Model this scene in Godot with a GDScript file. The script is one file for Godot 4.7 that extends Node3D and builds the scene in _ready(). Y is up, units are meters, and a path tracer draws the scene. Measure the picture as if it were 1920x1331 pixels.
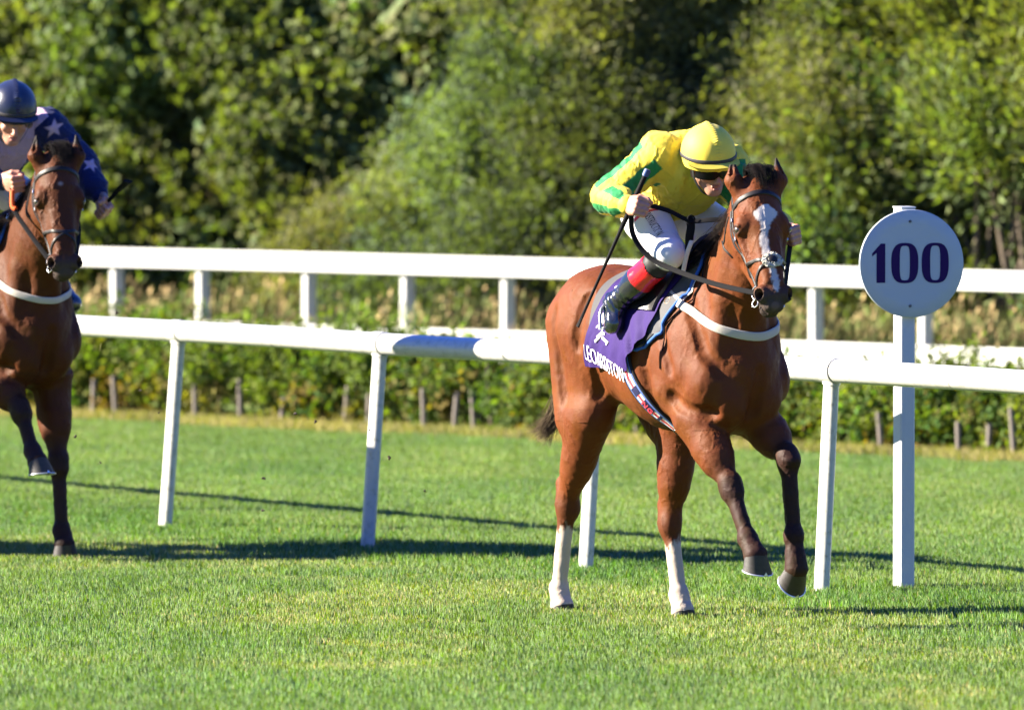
extends Node3D
# A flat race: a bay horse and rider in yellow pass the 100 marker, a second horse follows by the rail.

# ---------------------------------------------------------------- smooth solids
class Prim:
	var kind := 0          # 0 tapered limb, 1 ellipsoid
	var a := Vector3.ZERO
	var b := Vector3.ZERO
	var ra := 0.1
	var rb := 0.1
	var u := Vector3.ZERO
	var su := 1.0
	var k := 0.03
	var cut := false
	var m := Basis.IDENTITY
	var inv := Vector3.ONE
	var lo := Vector3.ZERO
	var hi := Vector3.ZERO
	func bound() -> void:
		if kind == 0:
			var r := maxf(ra, rb) * maxf(1.0, su)
			lo = Vector3(minf(a.x, b.x), minf(a.y, b.y), minf(a.z, b.z)) - Vector3.ONE * r
			hi = Vector3(maxf(a.x, b.x), maxf(a.y, b.y), maxf(a.z, b.z)) + Vector3.ONE * r
		else:
			var e := Vector3.ZERO
			var r3 := Vector3(1.0 / inv.x, 1.0 / inv.y, 1.0 / inv.z)
			for i in 3:
				e[i] = sqrt(pow(m.x[i] * r3.x, 2.0) + pow(m.y[i] * r3.y, 2.0) + pow(m.z[i] * r3.z, 2.0))
			lo = a - e
			hi = a + e
	func dist(p: Vector3) -> float:
		if kind == 0:
			var ba := b - a
			var pa := p - a
			var t := clampf(pa.dot(ba) / maxf(ba.length_squared(), 1e-9), 0.0, 1.0)
			var q := pa - ba * t
			if su != 1.0:
				q += u * (q.dot(u) * (1.0 / su - 1.0))
			return (q.length() - lerpf(ra, rb, t)) * minf(1.0, su)
		var e := (p - a).dot(m.x)
		var v := Vector3(e, (p - a).dot(m.y), (p - a).dot(m.z)) * inv
		var k0 := v.length()
		var k1 := (v * inv).length()
		return k0 * (k0 - 1.0) / k1 if k1 > 1e-6 else -0.01


class Acc:
	var v := PackedVector3Array()
	var n := PackedVector3Array()
	var c := PackedColorArray()
	var uv := PackedVector2Array()
	var idx := PackedInt32Array()
	var use_uv := false
	func add(p: Vector3, nn: Vector3, cc := Color.WHITE, t := Vector2.ZERO) -> int:
		v.append(p)
		n.append(nn)
		c.append(cc)
		uv.append(t)
		return v.size() - 1
	func tri(i: int, j: int, k: int) -> void:
		var g := (v[j] - v[i]).cross(v[k] - v[i])
		if g.dot(n[i] + n[j] + n[k]) > 0.0:
			idx.append(i)
			idx.append(k)
			idx.append(j)
		else:
			idx.append(i)
			idx.append(j)
			idx.append(k)
	func quad(i: int, j: int, k: int, l: int) -> void:
		tri(i, j, k)
		tri(i, k, l)
	func merge(o: Acc) -> void:
		var base := v.size()
		v.append_array(o.v)
		n.append_array(o.n)
		c.append_array(o.c)
		uv.append_array(o.uv)
		for i in o.idx:
			idx.append(i + base)
	func flat(a: Vector3, b: Vector3, cc: Vector3, outward: Vector3, col := Color.WHITE) -> void:
		var g := (b - a).cross(cc - a).normalized()
		if g.dot(outward) < 0.0:
			g = -g
		tri(add(a, g, col), add(b, g, col), add(cc, g, col))
	func flat4(a: Vector3, b: Vector3, cc: Vector3, d: Vector3, outward: Vector3, col := Color.WHITE) -> void:
		var g := (b - a).cross(cc - a).normalized()
		if g.dot(outward) < 0.0:
			g = -g
		quad(add(a, g, col, Vector2(0, 0)), add(b, g, col, Vector2(1, 0)), add(cc, g, col, Vector2(1, 1)), add(d, g, col, Vector2(0, 1)))
	func mesh() -> ArrayMesh:
		var arr := []
		arr.resize(Mesh.ARRAY_MAX)
		arr[Mesh.ARRAY_VERTEX] = v
		arr[Mesh.ARRAY_NORMAL] = n
		arr[Mesh.ARRAY_COLOR] = c
		if use_uv:
			arr[Mesh.ARRAY_TEX_UV] = uv
		arr[Mesh.ARRAY_INDEX] = idx
		var am := ArrayMesh.new()
		am.add_surface_from_arrays(Mesh.PRIMITIVE_TRIANGLES, arr)
		return am


class Field:
	var prims: Array[Prim] = []
	func limb(a: Vector3, b: Vector3, ra: float, rb: float, k := 0.03, u := Vector3.ZERO, su := 1.0, cut := false) -> Prim:
		var p := Prim.new()
		p.a = a
		p.b = b
		p.ra = ra
		p.rb = rb
		p.k = k
		p.u = u.normalized()
		p.su = su
		p.cut = cut
		p.bound()
		prims.append(p)
		return p
	func ball(c: Vector3, r: Vector3, k := 0.03, m := Basis.IDENTITY, cut := false) -> Prim:
		var p := Prim.new()
		p.kind = 1
		p.a = c
		p.m = m
		p.inv = Vector3(1.0 / r.x, 1.0 / r.y, 1.0 / r.z)
		p.k = k
		p.cut = cut
		p.bound()
		prims.append(p)
		return p
	var near_by := {}
	func _near(p: Vector3) -> Array:
		var key := Vector3i((p * 8.0).floor())
		if not near_by.has(key):
			var lo := Vector3(key) / 8.0
			var hi := lo + Vector3.ONE / 8.0
			var list := []
			for pr: Prim in prims:
				var mg := pr.k + 0.03
				if lo.x > pr.hi.x + mg or lo.y > pr.hi.y + mg or lo.z > pr.hi.z + mg or hi.x < pr.lo.x - mg or hi.y < pr.lo.y - mg or hi.z < pr.lo.z - mg:
					continue
				list.append(pr)
			near_by[key] = list
		return near_by[key]
	func at(p: Vector3) -> float:
		var f := 1.0
		for pr: Prim in _near(p):
			var mg := pr.k + 0.03
			if p.x < pr.lo.x - mg or p.y < pr.lo.y - mg or p.z < pr.lo.z - mg or p.x > pr.hi.x + mg or p.y > pr.hi.y + mg or p.z > pr.hi.z + mg:
				continue
			var d := pr.dist(p)
			if pr.cut:
				d = -d
				var h := maxf(pr.k - absf(d - f), 0.0) / pr.k
				f = maxf(d, f) + h * h * pr.k * 0.25
			else:
				var h := maxf(pr.k - absf(d - f), 0.0) / pr.k
				f = minf(d, f) - h * h * pr.k * 0.25
		return f
	func far(p: Vector3) -> float:      # a usable distance also far from every solid
		var f := at(p)
		if f < 0.9:
			return f
		for pr: Prim in prims:
			if not pr.cut:
				f = minf(f, pr.dist(p))
		return f
	func grad(p: Vector3) -> Vector3:
		var e := 0.006
		return Vector3(far(p + Vector3(e, 0, 0)) - far(p - Vector3(e, 0, 0)), far(p + Vector3(0, e, 0)) - far(p - Vector3(0, e, 0)), far(p + Vector3(0, 0, e)) - far(p - Vector3(0, 0, e))).normalized()
	func onto(p: Vector3, off := 0.0) -> Vector3:
		for i in 7:
			p -= grad(p) * ((far(p) - off) * 0.9)
		return p
	func ray(from: Vector3, dir: Vector3, off := 0.0) -> Vector3:
		var s := 0.0
		for i in 60:
			var d := at(from + dir * s)
			if d > 0.9:
				s += 0.028
				continue
			d -= off
			if d < 0.001 or s > 1.5:
				break
			s += maxf(d * 0.7, 0.001)
		for i in 3:
			var d := at(from + dir * s)
			if d < 0.9:
				s += clampf(d - off, -0.02, 0.02)
		return from + dir * s
	# meshes the part of the field inside a box; slabs run side by side
	func mesh_into(acc: Acc, lo: Vector3, hi: Vector3, cell: float, paint: Callable, dent = null) -> void:
		var nx := int(ceil((hi.x - lo.x) / cell)) + 1
		var ny := int(ceil((hi.y - lo.y) / cell)) + 1
		var nz := int(ceil((hi.z - lo.z) / cell)) + 1
		var slab := 8
		var count := int(ceil(float(nz - 1) / slab))
		var out := []
		out.resize(count)
		var job := func(s: int) -> void:
			out[s] = _slab(lo, cell, nx, ny, s * slab, mini(nz - 1, s * slab + slab), paint, dent)
		var id := WorkerThreadPool.add_group_task(job, count, -1, true)
		WorkerThreadPool.wait_for_group_task_completion(id)
		for o: Acc in out:
			acc.merge(o)
	func _slab(lo: Vector3, cell: float, nx: int, ny: int, z0: int, z1: int, paint: Callable, dent) -> Acc:
		var acc := Acc.new()
		var first := z0 - 1
		var nl := z1 - first + 1
		var f := PackedFloat32Array()
		f.resize(nx * ny * nl)
		f.fill(1.0)
		var base := lo + Vector3(0, 0, first * cell)
		for pr: Prim in prims:
			var mg := pr.k + 2.5 * cell
			var i0 := maxi(0, int(floor((pr.lo.x - mg - base.x) / cell)))
			var i1 := mini(nx - 1, int(ceil((pr.hi.x + mg - base.x) / cell)))
			var j0 := maxi(0, int(floor((pr.lo.y - mg - base.y) / cell)))
			var j1 := mini(ny - 1, int(ceil((pr.hi.y + mg - base.y) / cell)))
			var l0 := maxi(0, int(floor((pr.lo.z - mg - base.z) / cell)))
			var l1 := mini(nl - 1, int(ceil((pr.hi.z + mg - base.z) / cell)))
			if i0 > i1 or j0 > j1 or l0 > l1:
				continue
			var k := pr.k
			var k4 := k * 0.25
			var cut := pr.cut
			var a := pr.a
			if pr.kind == 0:
				var ba := pr.b - a
				var il := 1.0 / maxf(ba.length_squared(), 1e-9)
				var bn := ba * il
				var ra := pr.ra
				var dr := pr.rb - pr.ra
				var u := pr.u
				var sq := 1.0 / pr.su - 1.0
				var sc := minf(1.0, pr.su)
				for l in range(l0, l1 + 1):
					for j in range(j0, j1 + 1):
						var at_ := (l * ny + j) * nx + i0
						var pa := base + Vector3(i0 * cell, j * cell, l * cell) - a
						for i in range(i0, i1 + 1):
							var t := clampf(pa.dot(bn), 0.0, 1.0)
							var q := pa - ba * t
							if sq != 0.0:
								q += u * (q.dot(u) * sq)
							var d := (q.length() - ra - dr * t) * sc
							var g := f[at_]
							if cut:
								d = -d
								var h := k - absf(d - g)
								f[at_] = maxf(d, g) + (h * h / k * 0.25 if h > 0.0 else 0.0)
							else:
								var h := k - absf(d - g)
								f[at_] = minf(d, g) - (h * h / k * 0.25 if h > 0.0 else 0.0)
							pa.x += cell
							at_ += 1
			else:
				var mx := pr.m.x * pr.inv.x
				var my := pr.m.y * pr.inv.y
				var mz := pr.m.z * pr.inv.z
				var inv := pr.inv
				for l in range(l0, l1 + 1):
					for j in range(j0, j1 + 1):
						var at_ := (l * ny + j) * nx + i0
						var pa := base + Vector3(i0 * cell, j * cell, l * cell) - a
						for i in range(i0, i1 + 1):
							var e := Vector3(pa.dot(mx), pa.dot(my), pa.dot(mz))
							var kk := e.length()
							var d := kk * (kk - 1.0) / maxf((e * inv).length(), 1e-6)
							var g := f[at_]
							if cut:
								d = -d
								var h := k - absf(d - g)
								f[at_] = maxf(d, g) + (h * h / k * 0.25 if h > 0.0 else 0.0)
							else:
								var h := k - absf(d - g)
								f[at_] = minf(d, g) - (h * h / k * 0.25 if h > 0.0 else 0.0)
							pa.x += cell
							at_ += 1
		if dent != null:
			var near := 6.0 * cell
			for l in nl:
				for j in ny:
					var at_ := (l * ny + j) * nx
					for i in nx:
						if absf(f[at_]) < near:
							f[at_] += dent.call(base + Vector3(i * cell, j * cell, l * cell))
						at_ += 1
		var lx := nx * ny
		var ids := PackedInt32Array()
		ids.resize(f.size())
		ids.fill(-1)
		var gate := cell * 4.0
		var start := 1 if z0 == 0 else 0
		for l in range(start, nl - 1):
			for j in ny - 1:
				var at_ := (l * ny + j) * nx
				for i in nx - 1:
					var f0 := f[at_]
					if f0 < gate and f0 > -gate:
						var f1 := f[at_ + 1]
						var f2 := f[at_ + nx]
						var f3 := f[at_ + nx + 1]
						var f4 := f[at_ + lx]
						var f5 := f[at_ + lx + 1]
						var f6 := f[at_ + lx + nx]
						var f7 := f[at_ + lx + nx + 1]
						var least := minf(minf(minf(f0, f1), minf(f2, f3)), minf(minf(f4, f5), minf(f6, f7)))
						if least < 0.0:
							var most := maxf(maxf(maxf(f0, f1), maxf(f2, f3)), maxf(maxf(f4, f5), maxf(f6, f7)))
							if most >= 0.0:
								var g := Vector3(f1 + f3 + f5 + f7 - f0 - f2 - f4 - f6, f2 + f3 + f6 + f7 - f0 - f1 - f4 - f5, f4 + f5 + f6 + f7 - f0 - f1 - f2 - f3) * (0.25 / cell)
								var mid := (f0 + f1 + f2 + f3 + f4 + f5 + f6 + f7) * 0.125
								var o := g * (-mid / maxf(g.length_squared(), 0.05))
								o = o.clamp(Vector3.ONE * (-0.5 * cell), Vector3.ONE * (0.5 * cell))
								var p := base + Vector3(i + 0.5, j + 0.5, l + 0.5) * cell + o
								var nn := g.normalized()
								ids[at_] = acc.add(p, nn, paint.call(p, nn))
					at_ += 1
		for l in range(1, nl - 1 if z1 == z0 else nl - 1):
			for j in range(1, ny - 1):
				var at_ := (l * ny + j) * nx + 1
				for i in range(1, nx - 1):
					var f0 := f[at_]
					if f0 < gate and f0 > -gate:
						var neg := f0 < 0.0
						if neg != (f[at_ + 1] < 0.0):
							_q(acc, ids[at_], ids[at_ - nx], ids[at_ - nx - lx], ids[at_ - lx])
						if neg != (f[at_ + nx] < 0.0):
							_q(acc, ids[at_], ids[at_ - 1], ids[at_ - 1 - lx], ids[at_ - lx])
						if neg != (f[at_ + lx] < 0.0):
							_q(acc, ids[at_], ids[at_ - 1], ids[at_ - 1 - nx], ids[at_ - nx])
					at_ += 1
		return acc
	func _q(acc: Acc, a: int, b: int, c: int, d: int) -> void:
		if a >= 0 and b >= 0 and c >= 0 and d >= 0:
			acc.quad(a, b, c, d)
	func bounds(pad := 0.03) -> AABB:
		var lo := Vector3.ONE * 99.0
		var hi := Vector3.ONE * -99.0
		for pr: Prim in prims:
			lo = lo.min(pr.lo)
			hi = hi.max(pr.hi)
		return AABB(lo - Vector3.ONE * pad, hi - lo + Vector3.ONE * 2.0 * pad)


# ---------------------------------------------------------------- helpers
var rng := RandomNumberGenerator.new()
var noise := FastNoiseLite.new()
var fine := FastNoiseLite.new()
var taken := {}

func numbered(called: String) -> String:
	var c: int = taken.get(called, 0)
	taken[called] = c + 1
	return called if c == 0 else "%s_%03d" % [called, c]

func thing(called: String, label: String, category: String, at := Vector3.ZERO, turn := 0.0, group := "") -> Node3D:
	var o := Node3D.new()
	o.name = numbered(called)
	add_child(o)
	o.position = at
	o.rotation.y = turn
	tag(o, label, category, group)
	return o

func tag(o: Node, label: String, category: String, group := "") -> void:
	o.set_meta("label", label)
	o.set_meta("category", category)
	if group:
		o.set_meta("group", group)

func part(called: String, mesh: Mesh, m: Material, parent: Node3D) -> MeshInstance3D:
	var o := MeshInstance3D.new()
	o.name = called
	o.mesh = mesh
	o.material_override = m
	parent.add_child(o, true)
	return o

func struct(called: String, mesh: Mesh, m: Material) -> MeshInstance3D:
	var o := part(numbered(called), mesh, m, self)
	o.set_meta("kind", "structure")
	return o

func lin(r: float, g: float, b: float) -> Color:
	return Color(r, g, b).linear_to_srgb()

func mat(c: Color, rough := 0.6, spec := 0.5) -> StandardMaterial3D:    # c is a linear base colour
	var m := StandardMaterial3D.new()
	m.albedo_color = c.linear_to_srgb()
	m.roughness = rough
	m.metallic_specular = spec
	return m

func painted(rough := 0.6, spec := 0.5) -> StandardMaterial3D:          # colour from the mesh
	var m := StandardMaterial3D.new()
	m.vertex_color_use_as_albedo = true
	m.roughness = rough
	m.metallic_specular = spec
	return m

func grain(m: StandardMaterial3D, freq: float, scale: float, strength: float, octaves := 3) -> StandardMaterial3D:
	var t := NoiseTexture2D.new()
	t.width = 512
	t.height = 512
	t.seamless = true
	t.as_normal_map = true
	t.bump_strength = 6.0
	var fn := FastNoiseLite.new()
	fn.seed = 5
	fn.frequency = freq
	fn.fractal_octaves = octaves
	t.noise = fn
	m.normal_enabled = true
	m.normal_texture = t
	m.normal_scale = strength
	m.uv1_triplanar = true
	m.uv1_scale = Vector3.ONE * scale
	return m

func curve(pts: Array, per := 8) -> PackedVector3Array:     # Catmull-Rom through the points
	var out := PackedVector3Array()
	for i in pts.size() - 1:
		var p0: Vector3 = pts[maxi(i - 1, 0)]
		var p1: Vector3 = pts[i]
		var p2: Vector3 = pts[i + 1]
		var p3: Vector3 = pts[mini(i + 2, pts.size() - 1)]
		for s in per:
			var t := float(s) / per
			out.append(0.5 * ((2.0 * p1) + (p2 - p0) * t + (2.0 * p0 - 5.0 * p1 + 4.0 * p2 - p3) * t * t + (3.0 * p1 - p0 - 3.0 * p2 + p3) * t * t * t))
	out.append(pts[-1])
	return out

func tube(acc: Acc, path: PackedVector3Array, radius: Callable, sides := 8, col := Color.WHITE, flat := 1.0, side_dir := Vector3.ZERO) -> void:
	var prev := -1
	var ref := Vector3.UP
	if absf((path[1] - path[0]).normalized().y) > 0.9:
		ref = Vector3.RIGHT
	if side_dir != Vector3.ZERO:
		ref = side_dir
	for i in path.size():
		var t := (path[mini(i + 1, path.size() - 1)] - path[maxi(i - 1, 0)]).normalized()
		var x := ref.cross(t).normalized() if side_dir == Vector3.ZERO else (side_dir - t * side_dir.dot(t)).normalized()
		var y := t.cross(x).normalized()
		if side_dir == Vector3.ZERO:
			ref = y
		var r: float = radius.call(float(i) / (path.size() - 1))
		var row := acc.v.size()
		for s in sides:
			var a := TAU * s / sides
			var nn := (x * cos(a) + y * sin(a) / flat).normalized()
			acc.add(path[i] + (x * cos(a) + y * sin(a) * flat) * r, nn, col)
		if prev >= 0:
			for s in sides:
				acc.quad(prev + s, prev + (s + 1) % sides, row + (s + 1) % sides, row + s)
		else:
			for s in range(1, sides - 1):
				_cap(acc, row, row + s, row + s + 1, -t)
		if i == path.size() - 1:
			for s in range(1, sides - 1):
				_cap(acc, row, row + s, row + s + 1, t)
		prev = row

func _cap(acc: Acc, i: int, j: int, k: int, nn: Vector3) -> void:
	acc.tri(acc.add(acc.v[i], nn, acc.c[i]), acc.add(acc.v[j], nn, acc.c[j]), acc.add(acc.v[k], nn, acc.c[k]))

# a flat strap through path, lying on normals, wide and thick, with bevelled edges
func strap(acc: Acc, path: PackedVector3Array, normals: PackedVector3Array, wide: float, thick: float, col := Color.WHITE) -> void:
	var prof := [Vector2(-0.5, 0.0), Vector2(-0.5, 0.6), Vector2(-0.38, 1.0), Vector2(0.38, 1.0), Vector2(0.5, 0.6), Vector2(0.5, 0.0)]
	var prev := -1
	for i in path.size():
		var t := (path[mini(i + 1, path.size() - 1)] - path[maxi(i - 1, 0)]).normalized()
		var nn := (normals[i] - t * normals[i].dot(t)).normalized()
		var s := t.cross(nn)
		var row := acc.v.size()
		for q: Vector2 in prof:
			var o := (s * q.x * 0.5 + nn).normalized() if absf(q.x) < 0.4 else (s * signf(q.x) * 0.8 + nn * 0.5).normalized()
			acc.add(path[i] + s * (q.x * wide) + nn * (q.y * thick), o, col)
		if prev >= 0:
			for k in 5:
				acc.quad(prev + k, prev + k + 1, row + k + 1, row + k)
		prev = row

func strap_on(acc: Acc, f: Field, pts: Array, wide: float, thick: float, col := Color.WHITE, off := 0.001, per := 8) -> void:
	var path := PackedVector3Array()
	var nor := PackedVector3Array()
	for p in curve(pts, per):
		var q := f.onto(p, off)
		path.append(q)
		nor.append(f.grad(q))
	strap(acc, path, nor, wide, thick, col)

func strap_free(acc: Acc, pts: Array, n: Vector3, wide: float, thick: float, col := Color.WHITE, per := 8) -> void:
	var path := curve(pts, per)
	var nor := PackedVector3Array()
	for p in path:
		nor.append(n)
	strap(acc, path, nor, wide, thick, col)

func ring(acc: Acc, c: Vector3, n: Vector3, r: float, thick: float, col := Color.WHITE, sides := 18) -> void:
	var x := n.cross(Vector3(0.31, 0.92, 0.2)).normalized()
	var y := n.cross(x).normalized()
	for i in sides:
		for j in 6:
			var a := TAU * i / sides
			var b := TAU * j / 6.0
			var o := x * cos(a) + y * sin(a)
			acc.add(c + o * r + (o * cos(b) + n * sin(b)) * thick, o * cos(b) + n * sin(b), col)
	var base := acc.v.size() - sides * 6
	for i in sides:
		for j in 6:
			acc.quad(base + i * 6 + j, base + ((i + 1) % sides) * 6 + j, base + ((i + 1) % sides) * 6 + (j + 1) % 6, base + i * 6 + (j + 1) % 6)

# a rounded bar with a chamfered cross-section given as half sizes along x and y, from a to b
func bar(acc: Acc, a: Vector3, b: Vector3, x: Vector3, hx: float, y: Vector3, hy: float, ch: float, col := Color.WHITE) -> void:
	var ring_ := [Vector2(hx, hy - ch), Vector2(hx - ch, hy), Vector2(-hx + ch, hy), Vector2(-hx, hy - ch), Vector2(-hx, -hy + ch), Vector2(-hx + ch, -hy), Vector2(hx - ch, -hy), Vector2(hx, -hy + ch)]
	var t := (b - a).normalized()
	for i in 8:
		var p: Vector2 = ring_[i]
		var q: Vector2 = ring_[(i + 1) % 8]
		var o := x * (p.x + q.x) * hy + y * (p.y + q.y) * hx
		acc.flat4(a + x * p.x + y * p.y, a + x * q.x + y * q.y, b + x * q.x + y * q.y, b + x * p.x + y * p.y, o, col)
	for e in 2:
		var c := a if e == 0 else b
		for i in range(1, 7):
			var p0: Vector2 = ring_[0]
			var p1: Vector2 = ring_[i]
			var p2: Vector2 = ring_[i + 1]
			acc.flat(c + x * p0.x + y * p0.y, c + x * p1.x + y * p1.y, c + x * p2.x + y * p2.y, -t if e == 0 else t, col)

# lettering laid on a surface: map gives the place of each point of the text plane
func lettering(text: String, size: float, map: Callable, serif := false, bold := true) -> ArrayMesh:
	var tm := TextMesh.new()
	var f := SystemFont.new()
	f.font_names = PackedStringArray(["Droid Serif" if serif else "Droid Sans"])
	f.font_weight = 700 if bold else 400
	tm.font = f
	tm.text = text
	tm.font_size = 48
	tm.pixel_size = size / 48.0
	tm.depth = 0.0
	tm.curve_step = 1.0
	var acc := Acc.new()
	if tm.get_surface_count() == 0:
		return null
	var arr := tm.surface_get_arrays(0)
	var vs: PackedVector3Array = arr[Mesh.ARRAY_VERTEX]
	var ix = arr[Mesh.ARRAY_INDEX]
	var box := tm.get_aabb()
	var use := PackedInt32Array()
	if ix == null or ix.size() == 0:
		for i in vs.size():
			use.append(i)
	else:
		use = ix
	for i in range(0, use.size() - 2, 3):
		var a := vs[use[i]]
		var b := vs[use[i + 1]]
		var c := vs[use[i + 2]]
		_letter(acc, map, box, a, b, c, 0)
	return acc.mesh()

func _letter(acc: Acc, map: Callable, box: AABB, a: Vector3, b: Vector3, c: Vector3, depth: int) -> void:
	var most := maxf((b - a).length(), maxf((c - b).length(), (a - c).length()))
	if most > 0.03 and depth < 3:
		var ab := (a + b) * 0.5
		var bc := (b + c) * 0.5
		var ca := (c + a) * 0.5
		_letter(acc, map, box, a, ab, ca, depth + 1)
		_letter(acc, map, box, ab, b, bc, depth + 1)
		_letter(acc, map, box, ca, bc, c, depth + 1)
		_letter(acc, map, box, ab, bc, ca, depth + 1)
		return
	var o := []
	for p: Vector3 in [a, b, c]:
		var q: Array = map.call(Vector2(p.x - box.get_center().x, p.y - box.get_center().y))
		o.append(acc.add(q[0], q[1]))
	acc.tri(o[0], o[1], o[2])

# ---------------------------------------------------------------- the place
const RAIL_A := Vector3(-1.884, 0, -7.067)
const RAIL_D := Vector3(0.5223, 0, 0.8527)

func camera_and_light() -> void:
	var cam := Camera3D.new()
	cam.name = "camera"
	var at := CameraAttributesPhysical.new()
	at.frustum_focal_length = 462.8
	at.frustum_focus_distance = 45.3
	at.frustum_near = 0.5
	at.frustum_far = 900.0
	at.exposure_aperture = 4.7
	cam.attributes = at
	cam.near = 0.5
	cam.far = 900.0
	cam.fov = 4.3315
	cam.position = Vector3(0, 2.95, 45.5)
	cam.rotation = Vector3(-atan(657.5 / 17600.0), 0, 0)
	add_child(cam)
	cam.current = true
	var env := Environment.new()
	env.background_mode = Environment.BG_SKY
	var sky := ProceduralSkyMaterial.new()
	sky.sky_top_color = Color(0.15, 0.33, 0.76)
	sky.sky_horizon_color = Color(0.46, 0.63, 0.92)
	sky.sky_curve = 0.18
	sky.ground_bottom_color = Color(0.24, 0.30, 0.12)
	sky.ground_horizon_color = Color(0.30, 0.36, 0.20)
	sky.sky_energy_multiplier = 0.6
	sky.sun_angle_max = 12.0
	env.sky = Sky.new()
	env.sky.sky_material = sky
	env.tonemap_mode = Environment.TONE_MAPPER_LINEAR
	env.tonemap_exposure = 6.0
	env.sdfgi_enabled = true
	env.ssao_enabled = true
	env.ssil_enabled = true
	var we := WorldEnvironment.new()
	we.name = "environment"
	we.environment = env
	add_child(we)
	var sun := DirectionalLight3D.new()
	sun.name = "sun"
	sun.light_color = Color(1.0, 0.955, 0.88)
	sun.light_energy = 1.6
	sun.light_angular_distance = 0.5
	sun.shadow_enabled = true
	add_child(sun)
	sun.look_at_from_position(Vector3(-0.889, 0.454, -0.055) * 50.0, Vector3.ZERO)

# one small mat of grass: many single blades in one mesh
func grass_mat(seed_: int, count: int, side: float, low: float, high: float, wide: float, dry: float, tone: Color, lean := 0.5) -> ArrayMesh:
	var r := RandomNumberGenerator.new()
	r.seed = seed_
	var acc := Acc.new()
	for i in count:
		var p := Vector3(r.randf_range(-0.5, 0.5) * side, 0.0, r.randf_range(-0.5, 0.5) * side)
		var h := r.randf_range(low, high)
		var a := r.randf() * TAU
		var b := r.randf() * TAU
		var w := Vector3(cos(a), 0, sin(a)) * wide * r.randf_range(0.6, 1.3) * 0.5
		var o := Vector3(cos(b), 0, sin(b)) * h * r.randf_range(0.05, lean)
		var c := tone * r.randf_range(0.7, 1.35)
		c = c.lerp(Color(tone.g * 1.15, tone.g * 0.95, tone.b * 1.2), r.randf() * 0.35)
		if r.randf() < dry:
			c = Color(0.36, 0.30, 0.13) * r.randf_range(0.7, 1.3)
		c.a = 1.0
		var m := p + Vector3(0, h * 0.6, 0) + o * 0.4
		var t := p + Vector3(0, h, 0) + o
		var n := w.cross(Vector3.UP).normalized()
		n = (n * 0.5 + Vector3.UP * 0.87).normalized()
		var i0 := acc.add(p - w, n, c)
		var i1 := acc.add(p + w, n, c)
		var i2 := acc.add(m - w * 0.75, n, c)
		var i3 := acc.add(m + w * 0.75, n, c)
		var i4 := acc.add(t, n, c)
		acc.quad(i0, i1, i3, i2)
		acc.tri(i2, i3, i4)
	return acc.mesh()

func scatter(called: String, label: String, mesh: Mesh, m: Material, spots: Array, tints: Array) -> MultiMeshInstance3D:
	var mm := MultiMesh.new()
	mm.transform_format = MultiMesh.TRANSFORM_3D
	mm.use_colors = true
	mm.mesh = mesh
	mm.instance_count = spots.size()
	for i in spots.size():
		mm.set_instance_transform(i, spots[i])
		mm.set_instance_color(i, tints[i])
	var o := MultiMeshInstance3D.new()
	o.name = called
	o.multimesh = mm
	o.material_override = m
	if label:
		add_child(o)
		tag(o, label, "grass")
		o.set_meta("kind", "stuff")
	return o

func rail_side(p: Vector3) -> float:       # metres beyond the rail, away from the horses
	return (p - RAIL_A).dot(Vector3(0.8527, 0, -0.5223))

func hedge_side(x: float) -> float:        # z of the foot of the hedge at x
	return -22.18 + (x + 3.695) * 0.9846

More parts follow.
